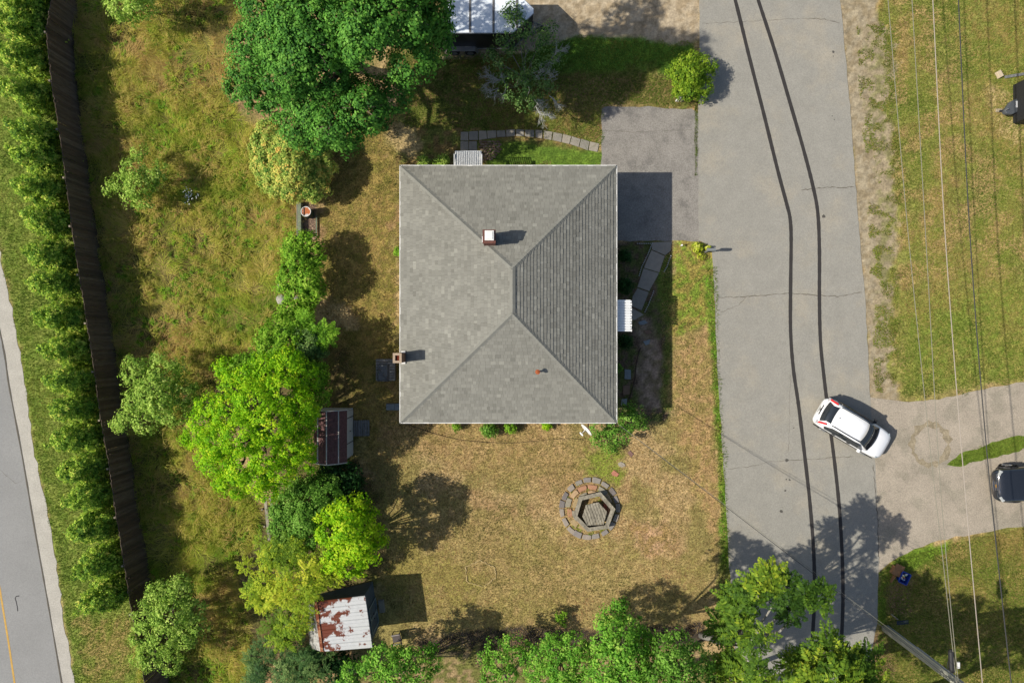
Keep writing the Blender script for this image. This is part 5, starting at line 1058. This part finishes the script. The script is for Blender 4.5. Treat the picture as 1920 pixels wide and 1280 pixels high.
plant('shrub', 'grey olive shrub at the top of the lime tree', 'shrub', (570,660), [(545,640,2.2,0.84),(575,645,2.4,0.84),(590,665,2.1,0.72),(560,670,2.3,0.84),(585,690,1.9,0.72)], 'olive', .13, .05, 1.2, .3, G2, parts=('stem', 'foliage'), zlo=-.2)
# ---- the lime tree over the garden shed
plant('lime_tree', 'large bright lime green tree beside the white shed', 'tree', (500,800), [(500,690,4.6,0.88),(540,680,4.6,0.88),(470,705,4.6,0.8),(440,720,4.4,0.8),(420,690,4,0.56),(570,710,4.5,0.88),(530,735,5.8,1.04),(480,755,6.2,1.12),(430,770,5.6,1),(395,765,4.9,0.8),(380,795,4.7,0.8),(365,820,4.4,0.72),(410,830,5.6,1),(455,815,6.6,1.12),(510,795,6.6,1.12),(560,770,5.6,1),(563,760,4.6,0.8),(563,800,4.7,0.8),(550,835,5.4,0.96),(500,850,5.8,1.04),(455,870,5.4,1),(410,870,4.9,0.88),(390,855,4.5,0.72),(440,905,4.6,0.84),(485,895,5,0.88),(525,880,4.9,0.88),(570,860,4.4,0.8),(568,830,4.2,0.68),(420,900,4.2,0.64),(500,920,4.2,0.64),(578,780,4.2,0.56)], 'lime', .125, .2, .85, .28, maxn=22)
plant('shrub', 'mid green shrub mass on the north side of the lime tree', 'shrub', (540,675), [(480,690,3.0,.95),(515,662,2.9,1.0),(545,690,3.1,1.05),(580,712,2.9,.95),(595,735,2.6,.8),(505,635,2.2,.85),(530,612,1.9,.8),(455,690,2.5,.75),(590,700,2.6,.75),(540,640,2.6,.9),(565,628,2.2,.7)], 'bright', .15, .06, 1.1, .34, G2, parts=('stem', 'foliage'))
plant('lilac_bush', 'mid green lilac thicket right of the grey boards', 'shrub', (575,975), [(545,950,2.4,.95),(580,930,2.6,1.0),(535,985,2.4,.9),(570,975,2.9,1.05),(600,960,2.6,.9),(545,1010,2.4,.85),(585,1005,2.6,.9),(610,920,2.4,.9),(525,960,2.0,.6),(625,945,2.3,.7)], 'mid', .12, .06, 1.25, .3, G2, parts=('stem', 'foliage'))
plant('dark_shrub', 'dark green shrub in the shade south of the white shed', 'shrub', (640,905), [(625,895,1.7,.8),(650,905,1.6,.75),(665,890,1.3,.6),(650,930,1.5,.7),(670,925,1.2,.55),(620,880,1.5,.7),(645,880,1.3,.6)], 'dark', .16, .05, 1.1, .34, G2, parts=('stem', 'foliage'))
plant('undergrowth_shrub', 'loose green undergrowth between lime tree and lilac thicket', 'shrub', (560,925), [(530,925,1.3,.6),(560,915,1.5,.7),(595,900,1.5,.7),(615,885,1.4,.6),(540,945,1.2,.5)], 'mid', .13, .04, .8, .28, G2, parts=('stem', 'foliage'))
plant('undergrowth_shrub', 'dark undergrowth below the rusty shed at the bottom edge', 'shrub', (630,1248), [(605,1240,1.5,.7),(635,1240,1.4,.65),(660,1250,1.3,.6),(620,1265,1.6,.7),(650,1275,1.4,.7),(590,1230,1.3,.5)], 'dark', .14, .04, 1.0, .28, G2, parts=('stem', 'foliage'))
plant('young_tree', 'yellow green maple sapling casting its shadow on the lawn', 'tree', (655,1010), [(655,955,3.8,.75),(630,965,3.6,.7),(675,945,3.4,.5),(690,960,3.3,.55),(620,1000,4.0,.75),(650,990,4.8,.85),(680,990,4.2,.75),(705,1005,3.7,.6),(640,1030,4.2,.8),(670,1025,4.4,.8),(695,1040,3.6,.55),(625,1050,3.6,.65),(655,1060,3.7,.65),(675,1065,3.3,.45),(610,975,3.3,.5),(710,1015,3.3,.4)], 'lemon', .16, .09, 1.0, .33)
plant('sumac_thicket', 'sprawling yellow green sumac beside the rusty shed', 'shrub', (545,1100), [(490,1040,2.8,.8),(520,1030,3.0,.9),(555,1035,3.1,.9),(590,1050,3.0,.9),(475,1065,2.6,.7),(515,1070,3.4,1.0),(560,1080,3.6,1.0),(600,1085,3.2,.9),(500,1105,3.1,.9),(540,1115,3.4,1.0),(575,1115,3.1,.8),(510,1145,2.8,.8),(545,1155,3.0,.9),(520,1180,2.5,.7),(550,1185,2.5,.7),(620,1075,2.9,.6),(480,1125,2.4,.5)], 'sumac', r0=.07, fronds=5.5, parts=('stem', 'foliage'), lw=.2, L=.8, zlo=-.1)
plant('pine_shrub', 'dark blue green conifer shrub below the sumac', 'shrub', (520,1245), [(490,1230,2.2,.8),(530,1225,2.4,.9),(560,1240,2.4,.9),(500,1265,2.3,.9),(545,1270,2.4,.9),(590,1250,2.2,.8),(575,1275,2.2,.7),(475,1275,2,.7),(600,1225,2,.6)], 'silver', r0=.08, fronds=12, parts=('stem', 'foliage'), lw=.15, L=.6, zlo=-.1)
# ---- weeds and shrubs along the house
G3 = 'foundation planting around the house'
for lb_, px, py, h, R, lm_ in [('small green weed at the west end of the south wall',855,800,.5,.28,'bright'),('leafy green shrub at the middle of the south wall',918,806,.8,.6,'mid'),('second leafy shrub along the south wall',958,801,.6,.42,'bright'),('low yellow green weeds under the south eave',1026,797,.45,.36,'lime'),('dark round shrub north of the east awning',1172,535,.7,.6,'dark'),('dark round shrub south of the east awning',1172,640,.65,.55,'dark'),('reddish dark bed plant by the shaded driveway edge',1172,480,.5,.5,'dark'),('pale weeds west of the north awning',828,303,.45,.55,'pale'),('tiny pale weed at the west wall',746,472,.9,.3,'bright'),('low weeds by the shaded east bed',1160,690,.4,.3,'mid'),('second pale weed by the north west corner',795,304,.35,.5,'pale')]:
    plant('foundation_shrub', lb_, 'shrub', (px, py), [(px-6*R, py, h*.8, R*.7), (px+6*R, py+2, h*.8, R*.7), (px, py-3*R, h, R*.7), (px, py+6*R, h*.7, R*.6)], lm_, .1, .025, .6, .16, G3, parts=('stem', 'foliage'), zlo=-.3)
plant('corner_shrub', 'large loose shrub at the south east corner of the house', 'shrub', (1150,808), [(1125,800,1.2,.6),(1150,795,1.7,.75),(1180,790,1.7,.65),(1135,825,.9,.55),(1165,815,1.4,.6),(1195,775,1.2,.5),(1115,825,.6,.4),(1205,795,1.0,.4),(1145,840,.5,.4),(1175,770,1.2,.5)], 'mid', .12, .04, .5, .24, parts=('stem', 'foliage'))
plant('hosta', 'yellow green hosta clump beside the mailbox', 'plant', (1312,470), [(1309,465,.3,.3),(1314,481,.22,.22),(1326,464,.2,.18),(1304,460,.25,.15)], 'hosta', .2, .02, 1, .14, parts=('stem', 'foliage'), asp=.28, flat=.3)
plant('round_bush', 'round bright green bush between driveway and road', 'shrub', (1300,152), [(1297,140,1.3,.85),(1275,140,1.2,.65),(1320,140,1.2,.65),(1297,115,1.2,.65),(1297,165,1.2,.7),(1278,162,1.1,.6),(1318,162,1.1,.6),(1278,118,1.1,.55),(1318,118,1.1,.55),(1298,140,1.9,.65),(1275,175,.9,.4),(1315,180,.7,.4),(1258,140,1.0,.35),(1335,125,1.0,.35)], 'bush', .11, .05, .75, .2, parts=('stem', 'foliage'))
LM['weedy'] = LM['mid']
# ---- bare grey branched shrub in the maple's shade
root = plant('lichen_shrub', 'sparse lichen grey shrub in front of the trailer', 'shrub', (985,165), [(965,165,2.3,.9),(940,130,2.0,.7),(1000,130,2.1,.8),(985,190,1.8,.6),(1020,165,1.8,.6),(1040,110,1.9,.6),(950,80,2.3,.7),(975,50,2.6,.7),(1000,80,2.4,.7),(1030,60,2.3,.6),(960,20,2.8,.6),(920,110,1.8,.5)], 'olive', .13, .07, .42, .3, parts=('stem', 'foliage'), bark_=greybark)
b = MB(); r = np.random.default_rng(77)
def twig(p, d, L, rad, lev):
    q = p+d*L+Vector(r.normal(0, .04, 3)); b.tube([p, p.lerp(q, .5)+Vector(r.normal(0, .05, 3)), q], [rad, rad*.8, rad*.5], 4)
    if lev > 0:
        for k in range(3): twig(p.lerp(q, r.uniform(.45, 1)), (d+Vector(r.normal(0, .55, 3))).normalized(), L*.68, rad*.6, lev-1)
for (x, y, dx, dy) in [(940,150,-.6,-.2),(950,160,-.5,-.5),(1010,150,.8,.4),(1015,120,.9,.3),(1000,185,.6,-.6),(1030,180,.9,-.3),(1035,110,.7,.6),(990,70,.3,.6),(935,165,-.7,-.3),(1005,200,.4,-.7),(1010,210,.5,-.6),(1010,145,.8,.5),(935,150,-.7,.1)]:
    for k in range(2): twig(P(x, y, 1.9), Vector((dx+r.normal(0, .3), dy+r.normal(0, .3), .35)).normalized(), .62, .028, 3)
b.build('dead_twigs', mat('lichen_twig', C(196,196,186), .95, .1), root)
# ---- arborvitae hedge along the street
hy = [-28,14,52,108,172,248,297,354,412,478,532,594,655,712,766,822,880,930,990,1058,1120]
ORD = 'first second third fourth fifth sixth seventh eighth ninth tenth eleventh twelfth thirteenth fourteenth fifteenth sixteenth seventeenth eighteenth nineteenth twentieth twenty-first'.split()
for i, y in enumerate(hy):
    fx = np.interp(y, [p[1] for p in FT], [p[0] for p in FT]); base = P(fx+8, y); k = (math.hypot(1, 1), 0); rr = random.Random(i)
    bx = 960+(fx-960)*1.0; H_ = rr.uniform(4.1, 4.9); L = []
    g0 = P(fx, y, 2.4); gx, gy = g0.x-1.55+rr.uniform(-.12, .12), g0.y*1.0
    # lobes in world coordinates turned back to pixels at their height
    def bk(x, yy, h): s = FPX/(CAMH-h); return (960+x*s, 640-yy*s, h)
    for h, R, n in ((.6, 1.0, 5), (1.35, .98, 5), (2.1, .86, 5), (2.85, .7, 4), (3.5, .5, 3), (H_-.2, .26, 1)):
        for j in range(n):
            a = 6.28*j/n+rr.random(); o_ = R*.55 if n > 1 else 0; L.append(bk(gx+math.cos(a)*o_*1.45, gy+math.sin(a)*o_*.8, h)+(R*.6,))
    gp = bk(gx, gy, 0)
    nth = '%s arborvitae from the lower end of the hedge row' % ORD[len(hy)-i-1] if i not in (0, len(hy)-1) else ('arborvitae at the upper frame edge of the hedge row' if i == 0 else 'arborvitae at the lower end of the hedge row')
    plant('arborvitae', nth, 'hedge tree', gp[:2], L, 'hedge', .13, .07, 1.1, .17, 'hedge along the stockade fence', asp=.5, flat=.4, maxn=4, zlo=-.3)
# ---- trees along the south edge
G4 = 'trees along the south edge'
plant('south_tree', 'light green tree beside the lawn chair at the bottom', 'tree', (735,1262), [(748,1236,3.6,0.69),(720,1230,4,0.77),(770,1235,3.8,0.69),(800,1225,3.4,0.52),(695,1250,3.6,0.69),(740,1260,4.2,0.77),(785,1265,3.7,0.69),(815,1245,3.2,0.43),(660,1260,3.2,0.6),(720,1290,4,0.86),(760,1300,3.8,0.77),(650,1285,3,0.6),(810,1215,3,0.34)], 'tall', .14, .09, .62, .26, G4, frac=.45)
plant('south_tree', 'light green sapling at the bottom right of the dark soil', 'tree', (945,1275), [(930,1215,2.9,0.6),(960,1205,3,0.56),(905,1230,2.5,0.43),(940,1240,3.2,0.6),(975,1230,2.8,0.52),(920,1260,2.6,0.52),(955,1270,2.8,0.6),(990,1215,2.5,0.39),(915,1280,2.4,0.52)], 'tall', .14, .07, .6, .26, G4)
plant('south_tree', 'mid green tree with fine leaves at the bottom centre', 'tree', (1050,1230), [(1040,1215,5.2,0.77),(1075,1215,5.6,0.82),(1015,1235,5,0.69),(1055,1250,5.8,0.86),(1095,1245,5.8,0.86),(1020,1270,5,0.77),(1060,1285,5.6,0.86),(1100,1290,5.6,0.86),(1000,1260,4.4,0.52),(1035,1195,4.4,0.34)], 'tall', .12, .1, .68, .26, G4, frac=.5)
plant('south_tree', 'tall bushy green tree reaching highest at the bottom centre', 'tree', (1150,1215), [(1150,1150,7.8,0.6),(1165,1140,7.8,0.43),(1130,1170,7.2,0.43),(1145,1180,8.6,0.73),(1180,1180,8.4,0.69),(1130,1205,8.2,0.69),(1165,1210,9.2,0.86),(1200,1205,8.4,0.73),(1215,1205,7.8,0.52),(1145,1240,9,0.86),(1185,1240,9.2,0.86),(1130,1265,8.2,0.77),(1170,1275,9,0.86),(1210,1265,8.4,0.77),(1150,1300,8.6,0.86),(1200,1310,8.6,0.95)], 'tall', .14, .13, .68, .28, G4, frac=.5)
plant('south_tree', 'grey green tree left of the pale locust trunk at the bottom', 'tree', (1240,1240), [(1250,1215,9,0.69),(1275,1205,9,0.6),(1235,1240,9,0.69),(1265,1240,9.6,0.77),(1300,1225,8.8,0.6),(1240,1270,9.2,0.77),(1280,1270,9.6,0.77),(1315,1265,8.8,0.6),(1330,1245,8.4,0.43),(1260,1300,9.2,0.86)], 'mid', .13, .1, .6, .28, G4, frac=.5)
plant('locust_tree', 'tall locust with feathery leaves hanging over the road', 'tree', (1316,1190), [(1420,1110,8.6,0.43),(1440,1085,8.4,0.35),(1475,1095,8.2,0.31),(1505,1110,8,0.31),(1535,1120,7.8,0.17),(1400,1130,8,0.47),(1380,1125,7.8,0.31),(1480,1140,8,0.39),(1420,1190,9.2,0.62),(1390,1170,8.2,0.47),(1350,1180,7.4,0.55),(1370,1230,8,0.62),(1410,1240,9.2,0.7),(1380,1265,8.2,0.7),(1420,1275,8.8,0.7),(1350,1260,7.4,0.62),(1385,1300,8.2,0.78),(1430,1310,8.4,0.7)], 'locust', r0=.19, fronds=2.5, group=G4, lw=.25, L=.95, nl=11, nf=9, zlo=-.2, maxn=20, frac=.55, bark_=greybark)
plant('locust_tree', 'second locust with feathery leaves at the bottom of the road', 'tree', (1372,1262), [(1500,1245,7.4,0.51),(1540,1225,7.6,0.51),(1560,1205,7.2,0.38),(1575,1225,7.4,0.42),(1520,1265,7.8,0.68),(1560,1255,8.2,0.68),(1600,1250,7.6,0.51),(1615,1235,7,0.3),(1590,1275,8,0.68),(1545,1290,8.4,0.85),(1495,1280,7.4,0.59),(1630,1270,7.2,0.42),(1600,1310,8,0.85),(1480,1240,6.8,0.26),(1650,1285,7,0.34)], 'locust', r0=.14, fronds=2.5, group=G4, lw=.25, L=.95, nl=11, nf=9, zlo=-.2, maxn=14, frac=.6)
plant('south_tree', 'tree beyond the lower right frame edge shading the pole lawn', 'tree', (1377,1290), [(1500,1370,9.0,1.3),(1560,1375,9.6,1.5),(1610,1385,9.4,1.3),(1530,1430,10,1.6),(1600,1450,10,1.6),(1640,1352,9.2,1.2),(1700,1362,9.4,1.2),(1765,1372,9.3,1.0)], 'tall', .2, .2, .7, .45, G4, frac=.6)
plant('south_tree', 'second tree beyond the frame shading the south east corner', 'tree', (1640,1320), [(1720,1440,10.6,1.1),(1770,1420,10.2,1.0),(1690,1470,10.5,1.2),(1750,1490,11,1.3),(1820,1450,10,.9)], 'tall', .2, .2, .5, .45, G4, frac=.6)
plant('south_tree', 'tree below the frame shading the lower road', 'tree', (1200,1270), [(1210,1352,9,1.3),(1270,1352,9,1.3),(1330,1350,9.3,1.25),(1240,1400,9.5,1.5),(1310,1400,9.5,1.5),(1180,1385,9,1.2)], 'tall', .2, .2, .75, .4, G4, frac=.6)
plant('small_weed', 'tall leafy weed on the lawn above the south trees', 'plant', (1052,1165), [(1048,1155,.7,.22),(1058,1150,.7,.2),(1056,1168,.6,.2),(1048,1160,.5,.15)], 'bright', .12, .02, 1, .14, parts=('stem', 'foliage'))
# ---- meadow flowers
r = np.random.default_rng(9); n = 38; c = np.array([tuple(P(355+r.normal(0, 7), 365+r.normal(0, 7), .45+r.uniform(0, .25))) for k in range(n)]); nn = norm(np.array([0, 0, 1])+r.normal(0, .3, (n, 3)))
fl = thing('white_wildflower', 'clump of white wildflowers right of the meadow sapling', 'plant', P(355,365)); o3 = np.array(P(355,365)); LM['fl'] = mat('white_petal', C(225,228,222), .7, .2)
tag(addobj('flower_heads', leafmesh('flower_heads', c, r.normal(0, 1, (n, 3)), nn, np.full(n, .045), np.full(n, .04), np.full(n, .5), LM['fl'], o3), fl), kind='stuff')
b = MB()
for p in c[::2]: b.tube([(p[0]*.5+o3[0]*.5, p[1]*.5+o3[1]*.5, 0), tuple(p)], .008, 4)
b.build('stems', mat('stem_green', C(90,110,50), .8, .2), fl)
